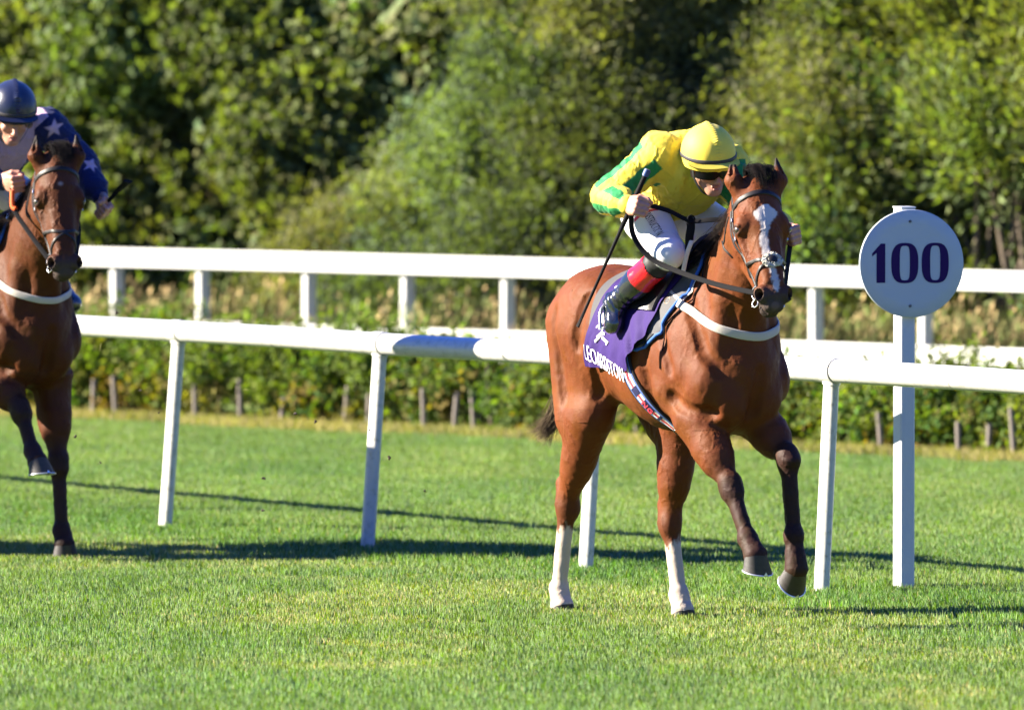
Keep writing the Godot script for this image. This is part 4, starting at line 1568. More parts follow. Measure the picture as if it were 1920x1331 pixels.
func horses() -> void:
	head_axes(bay, Vector3(-0.11, 2.10, 0.985), -0.29, 0.48)
	bay.legs = {
		"rf": [Vector3(-0.155, 0.985, 0.50), Vector3(-0.13, 0.667, 0.763), Vector3(-0.13, 0.435, 0.905), Vector3(-0.13, 0.368, 0.965), Vector3(0, -0.22, 0.97)],
		"lf": [Vector3(0.155, 1.0, 0.53), Vector3(0.13, 0.803, 0.855), Vector3(0.13, 0.444, 0.905), Vector3(0.13, 0.292, 0.925), Vector3(0, -0.80, 0.60)],
		"rh": [Vector3(-0.155, 1.0, -0.43), Vector3(-0.12, 0.515, -0.725), Vector3(-0.12, 0.105, -0.80), Vector3(-0.12, 0.036, -0.775), Vector3(0, -0.2, 1.0)],
		"lh": [Vector3(0.15, 0.97, -0.11), Vector3(0.125, 0.45, -0.175), Vector3(0.12, 0.11, -0.09), Vector3(0.12, 0.04, -0.06), Vector3(0, -0.2, 1.0)],
	}
	build_horse(bay, "bright bay horse with white blaze and white hind socks galloping under the rider in yellow", BAY_AT, TURN, 100)
	head_axes(brown, Vector3(-0.105, 2.12, 1.09), -0.32, 0.36)
	brown.coat = Color(0.076, 0.023, 0.0075)
	brown.white = false
	brown.legs = {
		"rf": [Vector3(-0.155, 0.985, 0.46), Vector3(-0.13, 0.793, 0.706), Vector3(-0.13, 0.585, 0.836), Vector3(-0.13, 0.535, 0.885), Vector3(0, 0.15, 1.0)],
		"lf": [Vector3(0.155, 0.96, 0.52), Vector3(0.125, 0.50, 0.655), Vector3(0.12, 0.150, 0.70), Vector3(0.12, 0.085, 0.725), Vector3(0, -0.35, 1.0)],
		"rh": [Vector3(-0.155, 1.0, -0.43), Vector3(-0.12, 0.56, -0.80), Vector3(-0.12, 0.25, -0.98), Vector3(-0.12, 0.19, -1.0), Vector3(0, -0.9, 0.3)],
		"lh": [Vector3(0.15, 0.97, -0.20), Vector3(0.125, 0.50, -0.38), Vector3(0.12, 0.145, -0.36), Vector3(0.12, 0.075, -0.33), Vector3(0, -0.2, 1.0)],
	}
	build_horse(brown, "dark bay horse without white socks cut by the left edge, behind the leader", BROWN_AT, TURN, 300)

# ---------------------------------------------------------------- tack
func flank(o: Horse, f: float, h: float, off: float) -> Array:       # place and normal on the right flank at a height
	var p := o.f.ray(Vector3(-0.62, h, f), Vector3.RIGHT, off)
	return [p, o.f.grad(p)]

func over_back(o: Horse, f: float, a: float, off: float) -> Vector3:  # a: turn from straight up, to the right positive
	var d := Vector3(-sin(a), cos(a), 0)
	return o.f.ray(Vector3(0, 1.24, f) + d * 0.62, -d, off)

# a padded sheet over the back: edge gives [rear f, front f] for each angle
func back_sheet(o: Horse, called: String, m: Material, parent: Node3D, off: float, thick: float, a0: float, a1: float, rear: Callable, front: Callable, ripple: Callable, nu := 34, nv := 46) -> MeshInstance3D:
	var acc := Acc.new()
	var outer := []
	for j in nv + 1:
		var a := lerpf(a0, a1, float(j) / nv)
		var row := []
		for i in nu + 1:
			var f := lerpf(rear.call(a), front.call(a), float(i) / nu)
			row.append(over_back(o, f, a, off + float(ripple.call(f, a))))
		outer.append(row)
	var nor := func(i: int, j: int) -> Vector3:
		var du: Vector3 = outer[j][mini(i + 1, nu)] - outer[j][maxi(i - 1, 0)]
		var dv: Vector3 = outer[mini(j + 1, nv)][i] - outer[maxi(j - 1, 0)][i]
		var n := du.cross(dv).normalized()
		var c: Vector3 = outer[j][i]
		if n.dot(Vector3(c.x, c.y - 1.2, 0)) < 0.0:
			n = -n
		return n
	for side in 2:
		for j in nv + 1:
			for i in nu + 1:
				var n: Vector3 = nor.call(i, j)
				if side == 0:
					acc.add(outer[j][i], n)
				else:
					acc.add(outer[j][i] - n * thick, -n)
		var base := side * (nu + 1) * (nv + 1)
		for j in nv:
			for i in nu:
				var k := base + j * (nu + 1) + i
				acc.quad(k, k + 1, k + nu + 2, k + nu + 1)
	var half := (nu + 1) * (nv + 1)
	for e in 4:
		var n := nu if e < 2 else nv
		for s in n:
			var k := [s, nv * (nu + 1) + s, s * (nu + 1), s * (nu + 1) + nu][e] as int
			var l: int = k + (1 if e < 2 else nu + 1)
			var out := Vector3.ZERO
			if e == 0:
				out = acc.v[k] - acc.v[k + nu + 1]
			elif e == 1:
				out = acc.v[k] - acc.v[k - nu - 1]
			elif e == 2:
				out = acc.v[k] - acc.v[k + 1]
			else:
				out = acc.v[k] - acc.v[k - 1]
			acc.flat4(acc.v[k], acc.v[l], acc.v[l + half], acc.v[k + half], out)
	return part(called, acc.mesh(), m, parent)

func fabric(c: Color, rough := 0.85, scale := 14.0, strength := 0.5) -> StandardMaterial3D:
	return grain(mat(c, rough, 0.3), 0.12, scale, strength, 2)

func bridle(o: Horse, label: String, nose_pad: bool, cross: bool, at: Vector3, right: Array, left: Array, rein_mat: Material) -> void:
	var t := thing("bridle", label, "bridle", at, TURN)
	var leather := mat(Color(0.013, 0.011, 0.011), 0.45, 0.35)
	grain(leather, 0.08, 10.0, 0.3)
	var steel := mat(Color(0.62, 0.62, 0.64), 0.22)
	steel.metallic = 0.95
	var f := o.f
	var acc := Acc.new()
	strap_on(acc, f, [o.h(0.075, -0.095, -0.10), o.h(0.055, -0.035, -0.075), o.h(0.045, 0.0, -0.035), o.h(0.042, 0.01, 0.0), o.h(0.045, 0.0, 0.035), o.h(0.055, -0.035, 0.075), o.h(0.075, -0.095, 0.10)], 0.024, 0.006, Color.WHITE, 0.001, 6)
	part("browband", acc.mesh(), leather, t)
	acc = Acc.new()
	strap_on(acc, f, [o.h(0.06, -0.10, -0.10), o.h(0.0, -0.12, -0.085), o.h(-0.03, -0.115, -0.03), o.h(-0.03, -0.115, 0.03), o.h(0.0, -0.12, 0.085), o.h(0.06, -0.10, 0.10)], 0.026, 0.005, Color.WHITE, 0.001, 5)
	part("headpiece", acc.mesh(), leather, t)
	for s: float in [-1.0, 1.0]:
		acc = Acc.new()
		strap_on(acc, f, [o.h(0.07, -0.10, s * 0.10), o.h(0.18, -0.115, s * 0.12), o.h(0.30, -0.12, s * 0.11), o.h(0.42, -0.11, s * 0.085), o.h(0.52, -0.095, s * 0.07)], 0.016, 0.006, Color.WHITE, 0.001, 7)
		part("cheekpiece", acc.mesh(), leather, t)
		acc = Acc.new()
		strap_on(acc, f, [o.h(0.07, -0.125, s * 0.10), o.h(0.20, -0.145, s * 0.115), o.h(0.32, -0.135, s * 0.10), o.h(0.39, -0.11, s * 0.085)], 0.011, 0.005, Color.WHITE, 0.001, 7)
		part("noseband_hanger", acc.mesh(), leather, t)
		acc = Acc.new()
		strap_on(acc, f, [o.h(0.08, -0.16, s * 0.10), o.h(0.17, -0.25, s * 0.08), o.h(0.20, -0.30, s * 0.0)], 0.010, 0.004, Color.WHITE, 0.001, 7)
		part("throatlash", acc.mesh(), leather, t)
		acc = Acc.new()
		var rc := f.onto(o.h(0.545, -0.10, s * 0.085), 0.009)
		ring(acc, rc, (o.hw * s + o.hn * 0.35).normalized(), 0.030, 0.0042, Color.WHITE, 22)
		part("bit_ring", acc.mesh(), steel, t)
		acc = Acc.new()
		ring(acc, rc + Vector3(0, -0.045, 0) + o.hn * -0.01, (o.hw * s + o.hn * 0.6).normalized(), 0.018, 0.003, Color.WHITE, 16)
		part("curb_ring", acc.mesh(), steel, t)
		# small buckles on the cheek
		for q: float in [0.13, 0.25]:
			var bc := f.onto(o.h(q, -0.112, s * 0.125), 0.008)
			acc = Acc.new()
			bar(acc, bc - o.hd * 0.009, bc + o.hd * 0.009, o.hw, 0.003, o.hn, 0.012, 0.001)
			part("buckle", acc.mesh(), steel, t)
	acc = Acc.new()
	strap_on(acc, f, [o.h(0.44, -0.135, -0.06), o.h(0.405, -0.10, -0.085), o.h(0.40, -0.04, -0.066), o.h(0.415, -0.005, -0.03), o.h(0.42, 0.0, 0.0), o.h(0.415, -0.005, 0.03), o.h(0.40, -0.04, 0.066), o.h(0.405, -0.10, 0.085), o.h(0.44, -0.135, 0.06)], 0.017, 0.006, Color.WHITE, 0.001, 6)
	part("noseband", acc.mesh(), leather, t)
	acc = Acc.new()
	for s: float in [-1.0, 1.0]:
		if cross:
			strap_on(acc, f, [o.h(0.425, 0.0, -s * 0.005), o.h(0.46, -0.01, s * 0.035), o.h(0.52, -0.06, s * 0.07), o.h(0.575, -0.12, s * 0.05), o.h(0.60, -0.155, 0.0)], 0.013, 0.006, Color.WHITE, 0.0015, 6)
		else:
			strap_on(acc, f, [o.h(0.44, 0.0, s * 0.03), o.h(0.47, -0.03, s * 0.055), o.h(0.53, -0.08, s * 0.072), o.h(0.575, -0.12, s * 0.05), o.h(0.60, -0.155, 0.0)], 0.013, 0.006, Color.WHITE, 0.0015, 6)
	part("flash_strap", acc.mesh(), leather, t)
	if nose_pad:
		acc = Acc.new()
		var r := RandomNumberGenerator.new()
		r.seed = 77
		var c := f.onto(o.h(0.425, 0.0, 0.0), 0.004)
		for i in 320:
			var a := r.randf() * TAU
			var rad := r.randf_range(0.028, 0.050)
			var p := f.onto(c + o.hw * cos(a) * rad * 1.05 + o.hd * sin(a) * rad * 0.72, r.randf_range(0.002, 0.012))
			var e := (f.grad(p) + Vector3(r.randfn(), r.randfn(), r.randfn()) * 0.6).normalized()
			var g := r.randf_range(0.38, 0.62)
			tube(acc, PackedVector3Array([p, p + e * 0.006, p + e * 0.011]), func(q: float) -> float: return 0.0042 * (1.0 - 0.6 * q), 5, Color(g, g * 0.96, g * 0.84))
		part("sheepskin_pad", acc.mesh(), painted(0.95, 0.2), t)
		var knob := SphereMesh.new()
		knob.radius = 0.024
		knob.height = 0.026
		var k := part("pad_disc", knob, leather, t)
		k.position = c + o.hn * 0.006
		k.basis = Basis(o.hw, o.hn, -o.hd)
	for e in [[right, "rein"], [left, "rein"]]:
		acc = Acc.new()
		var pts: Array = e[0]
		strap_free(acc, pts, Vector3(-0.45, 0.25, 0.85).normalized() if e[0] == right else Vector3(0.1, 0.4, 0.9).normalized(), 0.025, 0.004, Color.WHITE, 10)
		part(e[1], acc.mesh(), rein_mat, t)

func girth_and_collar(o: Horse, at: Vector3, which: String) -> void:
	var f := o.f
	var black := fabric(Color(0.012, 0.012, 0.014), 0.7)
	var t := thing("girth", "black girth with red, white and blue strip under the %s" % which, "girth", at, TURN)
	var base := [Vector3(-0.27, 1.34, 0.10), Vector3(-0.31, 1.20, 0.125), Vector3(-0.28, 1.06, 0.185), Vector3(-0.20, 0.95, 0.235), Vector3(-0.10, 0.89, 0.265), Vector3(0.0, 0.88, 0.28), Vector3(0.12, 0.89, 0.265), Vector3(0.26, 1.02, 0.20), Vector3(0.30, 1.20, 0.14)]
	var acc := Acc.new()
	strap_on(acc, f, base, 0.10, 0.007, Color.WHITE, 0.002, 8)
	part("band", acc.mesh(), black, t)
	var strip := base.slice(0, 5)
	var cols := [[Color(0.10, 0.16, 0.42), 0.080, 0.0095], [Color(0.66, 0.64, 0.62), 0.058, 0.0105], [Color(0.55, 0.06, 0.08), 0.026, 0.0115]]
	var names := ["blue_edge", "white_strip", "red_strip"]
	for i in 3:
		acc = Acc.new()
		strap_on(acc, f, strip, cols[i][1], cols[i][2], Color.WHITE, 0.002, 8)
		part(names[i], acc.mesh(), fabric(cols[i][0], 0.75), t)
	var navy := fabric(Color(0.016, 0.018, 0.06), 0.7)
	for b in [[Vector3(-0.295, 1.125, 0.155), Vector3(-0.288, 1.085, 0.173)], [Vector3(-0.275, 1.05, 0.188), Vector3(-0.24, 0.99, 0.215)], [Vector3(-0.215, 0.965, 0.227), Vector3(-0.205, 0.952, 0.233)]]:
		acc = Acc.new()
		strap_on(acc, f, [b[0], b[0].lerp(b[1], 0.5), b[1]], 0.062, 0.0125, Color.WHITE, 0.002, 4)
		part("dark_block", acc.mesh(), navy, t)
	var tp := f.onto(Vector3(-0.257, 1.02, 0.201), 0.0155)
	var tn := f.grad(tp)
	var along := (Vector3(-0.24, 0.99, 0.215) - Vector3(-0.275, 1.05, 0.188)).normalized()
	along = (along - tn * along.dot(tn)).normalized()
	var up := tn.cross(along)
	part("red_lettering", lettering("NG", 0.050, func(q: Vector2) -> Array: return [tp + along * q.x + up * q.y, tn]), mat(Color(0.62, 0.03, 0.05), 0.7), t)
	acc = Acc.new()
	var bk := f.onto(Vector3(-0.115, 0.90, 0.262), 0.012)
	ring(acc, bk, f.grad(bk), 0.024, 0.006, Color.WHITE, 20)
	part("buckle", acc.mesh(), mat(Color(0.02, 0.02, 0.022), 0.3), t)

func tack() -> void:
	var o := bay
	var f := o.f
	var rein := mat(Color(0.010, 0.010, 0.011), 0.8, 0.15)
	grain(rein, 0.10, 12.0, 0.8)
	var ring_r := f.onto(o.h(0.545, -0.10, -0.085), 0.012)
	var ring_l := f.onto(o.h(0.545, -0.10, 0.085), 0.012)
	bridle(bay, "black bridle with a white sheepskin noseband disc on the bay horse", true, false, BAY_AT,
		[ring_r, ring_r.lerp(Vector3(-0.35, 1.69, 0.60), 0.5) + Vector3(0, -0.008, 0), Vector3(-0.35, 1.705, 0.56), Vector3(-0.40, 1.765, 0.44), Vector3(-0.445, 1.86, 0.39), Vector3(-0.463, 1.96, 0.405), Vector3(-0.452, 1.995, 0.43)],
		[Vector3(-0.44, 2.012, 0.43), Vector3(-0.30, 1.975, 0.46), Vector3(-0.19, 1.925, 0.50), Vector3(-0.10, 1.93, 0.58), Vector3(0.08, 1.92, 0.68), Vector3(0.18, 1.88, 0.79), Vector3(0.13, 1.78, 0.86), ring_l], rein)
	var lp := thing("rein_loop", "black rein end hanging between the yellow rider's knees", "strap", BAY_AT, TURN)
	var la := Acc.new()
	strap_free(la, [Vector3(-0.205, 1.945, 0.50), Vector3(-0.20, 1.90, 0.515), Vector3(-0.205, 1.85, 0.51), Vector3(-0.20, 1.79, 0.50)], Vector3(-0.4, 0.2, 0.9).normalized(), 0.040, 0.005)
	part("strap", la.mesh(), rein, lp)
	la = Acc.new()
	ring(la, Vector3(-0.203, 1.935, 0.522), Vector3(-0.4, 0.2, 0.9).normalized(), 0.016, 0.004)
	part("buckle", la.mesh(), rein, lp)
	var orange := painted(0.6, 0.3)
	grain(orange, 0.12, 14.0, 0.5, 2)
	var rr := brown.f.onto(brown.h(0.545, -0.10, -0.085), 0.012)
	var rl := brown.f.onto(brown.h(0.545, -0.10, 0.085), 0.012)
	bridle(brown, "black bridle with a crossed noseband on the dark bay horse at the left", false, true, BROWN_AT,
		[rr, rr.lerp(Vector3(-0.24, 1.86, 0.82), 0.5), Vector3(-0.235, 1.88, 0.81), Vector3(-0.225, 1.97, 0.79), Vector3(-0.22, 2.0, 0.775)],
		[Vector3(-0.215, 2.0, 0.79), Vector3(-0.10, 1.97, 0.80), Vector3(0.05, 1.95, 0.80), Vector3(0.10, 1.80, 0.92), rl], rein)
	var grip := thing("rein_grip", "orange rubber grip on the rein in the navy rider's right hand", "rein grip", BROWN_AT, TURN)
	var ga := Acc.new()
	var g0 := Vector3(-0.232, 1.885, 0.812)
	tube(ga, curve([g0.lerp(rr, 0.06) + Vector3(0, 0, 0.004), Vector3(-0.238, 1.885, 0.815), Vector3(-0.228, 1.965, 0.796)], 5), func(_t: float) -> float: return 0.013, 10, Color(0.62, 0.10, 0.02))
	part("rubber", ga.mesh(), orange, grip)
	girth_and_collar(bay, BAY_AT, "bay horse in front")
	girth_and_collar(brown, BROWN_AT, "dark bay horse at the left")
	# breast collars
	for e in [[bay, BAY_AT, "white breast collar strap across the bay horse's chest"], [brown, BROWN_AT, "narrow white breast collar strap on the dark bay horse at the left"]]:
		var h: Horse = e[0]
		var t := thing("breast_collar", e[2], "breast collar", e[1], TURN)
		var acc := Acc.new()
		var path := PackedVector3Array()
		var nor := PackedVector3Array()
		for i in 61:
			var a := lerpf(-2.2, 2.2, i / 60.0)
			# one tilted plane round the base of the neck
			var d := Vector3(sin(a), 0.0, cos(a))
			var c := Vector3(0, 1.545, 0.40)
			d.y = -0.40 * cos(a) + (0.05 if absf(a) > 1.2 else 0.05 * smoothstep(0.3, 1.2, absf(a)))
			d = d.normalized()
			var p := h.f.ray(c + d * 0.8, -d, 0.009)
			path.append(p)
			nor.append((h.f.grad(p) + d * 0.5).normalized())
		for k in 3:
			for i in range(1, 60):
				path[i] = (path[i - 1] + path[i] * 2.0 + path[i + 1]) * 0.25
		strap(acc, path, nor, 0.042 if h == bay else 0.036, 0.007)
		part("strap", acc.mesh(), fabric(Color(0.42, 0.38, 0.33), 0.7, 10.0, 0.5), t)
		acc = Acc.new()
		var c := h.f.onto(Vector3(-0.26, 1.555, 0.38), 0.014)
		ring(acc, c, h.f.grad(c), 0.017, 0.0035, Color.WHITE, 16)
		part("buckle", acc.mesh(), mat(Color(0.10, 0.06, 0.03), 0.35), t)
	var ns := thing("neck_strap", "thin pale strap hanging over the bay horse's neck beside the rider's knee", "neck strap", BAY_AT, TURN)
	var na := Acc.new()
	strap_free(na, [Vector3(-0.17, 1.86, 0.50), Vector3(-0.20, 1.82, 0.515), Vector3(-0.215, 1.76, 0.50), Vector3(-0.225, 1.68, 0.485)], Vector3(-0.4, 0.2, 0.9).normalized(), 0.022, 0.004)
	strap_on(na, f, [Vector3(-0.225, 1.68, 0.485), Vector3(-0.24, 1.62, 0.49), Vector3(-0.26, 1.56, 0.46), Vector3(-0.265, 1.54, 0.42)], 0.011, 0.004, Color.WHITE, 0.004, 6)
	part("strap", na.mesh(), fabric(Color(0.62, 0.55, 0.45), 0.7), ns)
	var nb := Acc.new()
	strap_on(nb, f, [Vector3(-0.19, 1.83, 0.50), Vector3(-0.215, 1.74, 0.53), Vector3(-0.235, 1.64, 0.55), Vector3(-0.25, 1.53, 0.50), Vector3(-0.27, 1.42, 0.42), Vector3(-0.28, 1.30, 0.40)], 0.007, 0.004, Color.WHITE, 0.006, 6)
	part("dark_cord", nb.mesh(), rein, ns)
	saddlery(bay, BAY_AT, true)
	saddlery(brown, BROWN_AT, false)

func saddlery(o: Horse, at: Vector3, lead: bool) -> void:
	var f := o.f
	var who := "bay horse under the rider in yellow" if lead else "dark bay horse under the rider in navy"
	# grey pad with blue piping
	var pad := thing("saddle_pad", "grey saddle pad with blue edging on the " + who, "saddle pad", at, TURN)
	var front := func(a: float) -> float:
		var k := absf(a)
		return 0.545 - 0.16 * k - 0.11 * smoothstep(1.05, 1.52, k) * k
	var rear := func(a: float) -> float: return -0.24
	var none := func(_f: float, _a: float) -> float: return 0.0
	back_sheet(o, "pad", fabric(Color(0.078, 0.078, 0.082), 0.8), pad, 0.016, 0.012, -1.36, 1.36, rear, front, none, 26, 48)
	var acc := Acc.new()
	var path := PackedVector3Array()
	for i in 49:
		var a := lerpf(-1.36, 1.36, i / 48.0)
		path.append(over_back(o, float(front.call(a)) + 0.004, a, 0.011))
	tube(acc, path, func(_t: float) -> float: return 0.0085, 8)
	part("piping", acc.mesh(), fabric(Color(0.03, 0.10, 0.36), 0.7), pad)
	for s: float in [-1.0, 1.0]:
		acc = Acc.new()
		path = PackedVector3Array()
		for i in 13:
			path.append(over_back(o, lerpf(float(front.call(1.36)) + 0.004, 0.02, i / 12.0), s * 1.365, 0.011))
		tube(acc, path, func(_t: float) -> float: return 0.0085, 8)
		part("piping", acc.mesh(), fabric(Color(0.03, 0.10, 0.36), 0.7), pad)
		var lf := func(a: float) -> float: return float(front.call(a)) - 0.012
		var lr := func(a: float) -> float: return 0.0
		if s > 0.0:
			back_sheet(o, "lower_flap", fabric(Color(0.016, 0.017, 0.02), 0.7), pad, 0.020, 0.006, 1.12, 1.35, lr, lf, none, 16, 12)
	# cloth
	var cloth := thing("saddle_cloth", "%s saddle cloth with white print on the %s" % ["purple", who], "saddle cloth", at, TURN)
	var cf := func(a: float) -> float:
		var k := absf(a)
		return 0.42 - 0.10 * k - 0.10 * smoothstep(1.1, 1.6, k)
	var cr := func(a: float) -> float: return -0.17 - 0.03 * absf(a) - 0.075 * smoothstep(0.7, 1.6, absf(a))
	var folds := func(ff: float, a: float) -> float:
		var k := smoothstep(0.6, 1.5, absf(a))
		var near := smoothstep(0.11, 0.20, ff)
		return 0.012 + k * (near * (0.020 * pow(absf(sin((ff - 0.16 * absf(a)) * 30.0)), 1.5) + 0.010) + 0.003 * sin(ff * 55.0 + a * 5.0)) + 0.002 * noise.get_noise_2d(ff * 300.0, a * 120.0)
	var purple := fabric(Color(0.022, 0.008, 0.085), 0.75, 12.0, 0.4)
	back_sheet(o, "cloth", purple, cloth, 0.012, 0.003, -1.68, 1.68, cr, cf, folds, 56, 72)
	var print_ := mat(Color(0.72, 0.70, 0.72), 0.7)
	var on := func(ff: float, h: float) -> Array:
		var a := atan2(0.31, h - 1.24)
		var base := over_back(o, ff, a, 0.0)
		# height asked for, found by turning along the flank
		for i in 6:
			a += (base.y - h) / 0.32
			base = over_back(o, ff, a, 0.0)
		var q := over_back(o, ff, a, 0.012 + float(folds.call(ff, a)) + 0.0042)
		return [q, f.grad(base)]
	part("lettering", lettering("LEOARDSTOW", 0.094, func(q: Vector2) -> Array: return on.call(-0.070 + q.x * 0.68, 1.240 + q.y * 0.95 - (q.x + 0.05) * 0.16), false, false), print_, cloth)
	part("number", lettering("2", 0.30, func(q: Vector2) -> Array: return on.call(-0.085 + q.x * 0.9, 1.50 + q.y * 0.85), false), print_, cloth)
	var mark := Acc.new()
	for st in [[Vector2(-0.16, 1.385), Vector2(-0.135, 1.40), Vector2(-0.115, 1.395)], [Vector2(-0.15, 1.345), Vector2(-0.11, 1.365), Vector2(-0.07, 1.36)], [Vector2(-0.165, 1.325), Vector2(-0.13, 1.345), Vector2(-0.10, 1.375)], [Vector2(-0.10, 1.345), Vector2(-0.065, 1.335), Vector2(-0.03, 1.325), Vector2(-0.05, 1.318)]]:
		var pp := PackedVector3Array()
		var nn := PackedVector3Array()
		for i in st.size():
			var e: Array = on.call(st[i].x, st[i].y)
			pp.append(e[0])
			nn.append(e[1])
		strap(mark, pp, nn, 0.014, 0.001)
	part("emblem", mark.mesh(), print_, cloth)
	# saddle: a slip of leather with pommel and cantle, leathers and irons
	var sad := thing("saddle", "small black racing saddle with stirrups on the " + who, "saddle", at, TURN)
	var leather := mat(Color(0.014, 0.013, 0.014), 0.3, 0.5)
	grain(leather, 0.08, 8.0, 0.3)
	var sf := func(a: float) -> float: return 0.40 - 0.10 * absf(a)
	var sr := func(a: float) -> float: return -0.14 + 0.10 * absf(a)
	var lift := func(ff: float, a: float) -> float: return 0.028 * exp(-pow((ff - 0.37) / 0.07, 2.0) - a * a * 5.0) + 0.03 * exp(-pow((ff + 0.12) / 0.06, 2.0) - a * a * 4.0)
	back_sheet(o, "seat", leather, sad, 0.040, 0.016, -0.85, 0.85, sr, sf, lift, 30, 30)
	for s: float in [-1.0, 1.0]:
		var foot := Vector3(s * 0.352, 1.405, 0.045)
		acc = Acc.new()
		var hang := over_back(o, 0.13, -s * 0.80, 0.045)
		strap_free(acc, [hang, hang.lerp(foot + Vector3(0, 0.10, 0), 0.5) + Vector3(s * 0.02, 0, 0), foot + Vector3(0, 0.10, 0)], Vector3(s, 0.2, 0), 0.018, 0.004)
		part("stirrup_leather", acc.mesh(), leather, sad)
		acc = Acc.new()
		var pts := []
		for i in 15:
			var a := PI * i / 14.0
			pts.append(foot + Vector3(0.058 * cos(a), 0.0 + 0.115 * pow(sin(a), 0.8), -0.03 * sin(a)))
		tube(acc, curve(pts, 2), func(_t: float) -> float: return 0.006, 8, Color.WHITE, 1.5, Vector3.BACK)
		bar(acc, foot + Vector3(-0.058, 0, 0), foot + Vector3(0.058, 0, 0), Vector3.BACK, 0.022, Vector3.UP, 0.006, 0.002)
		var al := mat(Color(0.5, 0.5, 0.52), 0.3)
		al.metallic = 0.8
		part("stirrup_iron", acc.mesh(), al, sad)

# ---------------------------------------------------------------- riders
# Joints are given in the frame of the rider's own horse.
func fist(f: Field, wrist: Vector3, axis: Vector3, grip: Vector3, palm: Vector3, k := 1.0) -> void:
	# axis: along the forearm; grip: from the little finger to the thumb, along what is held; palm: the way the palm faces
	axis = axis.normalized()
	grip = (grip - axis * grip.dot(axis)).normalized()
	palm = (palm - axis * palm.dot(axis) - grip * palm.dot(grip)).normalized()
	var pc := wrist + axis * 0.055 * k
	f.limb(wrist - axis * 0.03, wrist + axis * 0.012 * k, 0.031 * k, 0.030 * k, 0.02, palm, 0.8)
	f.ball(pc, Vector3(0.050, 0.043, 0.023) * k, 0.015, Basis(axis, grip, palm))
	for i in 4:
		var o := (i - 1.5) * 0.0205 * k
		var big: float = [0.88, 1.0, 1.05, 1.0][i]
		var kn := pc + axis * (0.040 + 0.004 * (1.5 - absf(i - 1.5))) * k + grip * o + palm * -0.006 * k
		var m1 := kn + (axis * 0.020 + palm * 0.036 * big) * k
		var m2 := m1 + (axis * -0.027 + palm * 0.012) * k * big
		var m3 := m2 + (axis * -0.014 + palm * -0.014) * k * big
		f.limb(pc + grip * o * 0.9 + palm * -0.004 * k, kn, 0.0125 * k, 0.0118 * k, 0.008)
		f.limb(kn, m1, 0.0112 * k, 0.0100 * k, 0.004)
		f.limb(m1, m2, 0.0100 * k, 0.0092 * k, 0.004)
		f.limb(m2, m3, 0.0092 * k, 0.0080 * k, 0.003)
		f.ball(kn - palm * 0.004 * k, Vector3.ONE * 0.0118 * k, 0.005)
	var t0 := wrist + (axis * 0.022 + grip * 0.026 + palm * 0.006) * k
	var t1 := t0 + (axis * 0.034 + grip * 0.016 + palm * 0.016) * k
	var t2 := t1 + (axis * 0.024 - grip * 0.002 + palm * 0.020) * k
	var t3 := t2 + (axis * 0.006 - grip * 0.010 + palm * 0.018) * k
	f.limb(t0, t1, 0.0165 * k, 0.0135 * k, 0.012)
	f.limb(t1, t2, 0.0130 * k, 0.0110 * k, 0.005)
	f.limb(t2, t3, 0.0110 * k, 0.0090 * k, 0.004)

func star(u: float, v: float, r: float) -> float:      # inside a five-pointed star below zero
	var a := fposmod(atan2(u, v), TAU / 5.0) - TAU / 10.0
	var d := Vector2(u, v).length()
	var q := Vector2(cos(a), absf(sin(a))) * d
	var tip := Vector2(cos(TAU / 10.0), sin(TAU / 10.0)) * r
	var dent := Vector2(r * 0.42, 0)
	var e := tip - dent
	return (q - dent).dot(Vector2(e.y, -e.x).normalized())

class Rider:
	var j := {}
	var head := Basis.IDENTITY       # x to the rider's left, y up, z out of the face
	var skull := Vector3.ZERO
	var lead := true
	func hd(x: float, y: float, z: float) -> Vector3:
		return skull + head * Vector3(x, y, z)

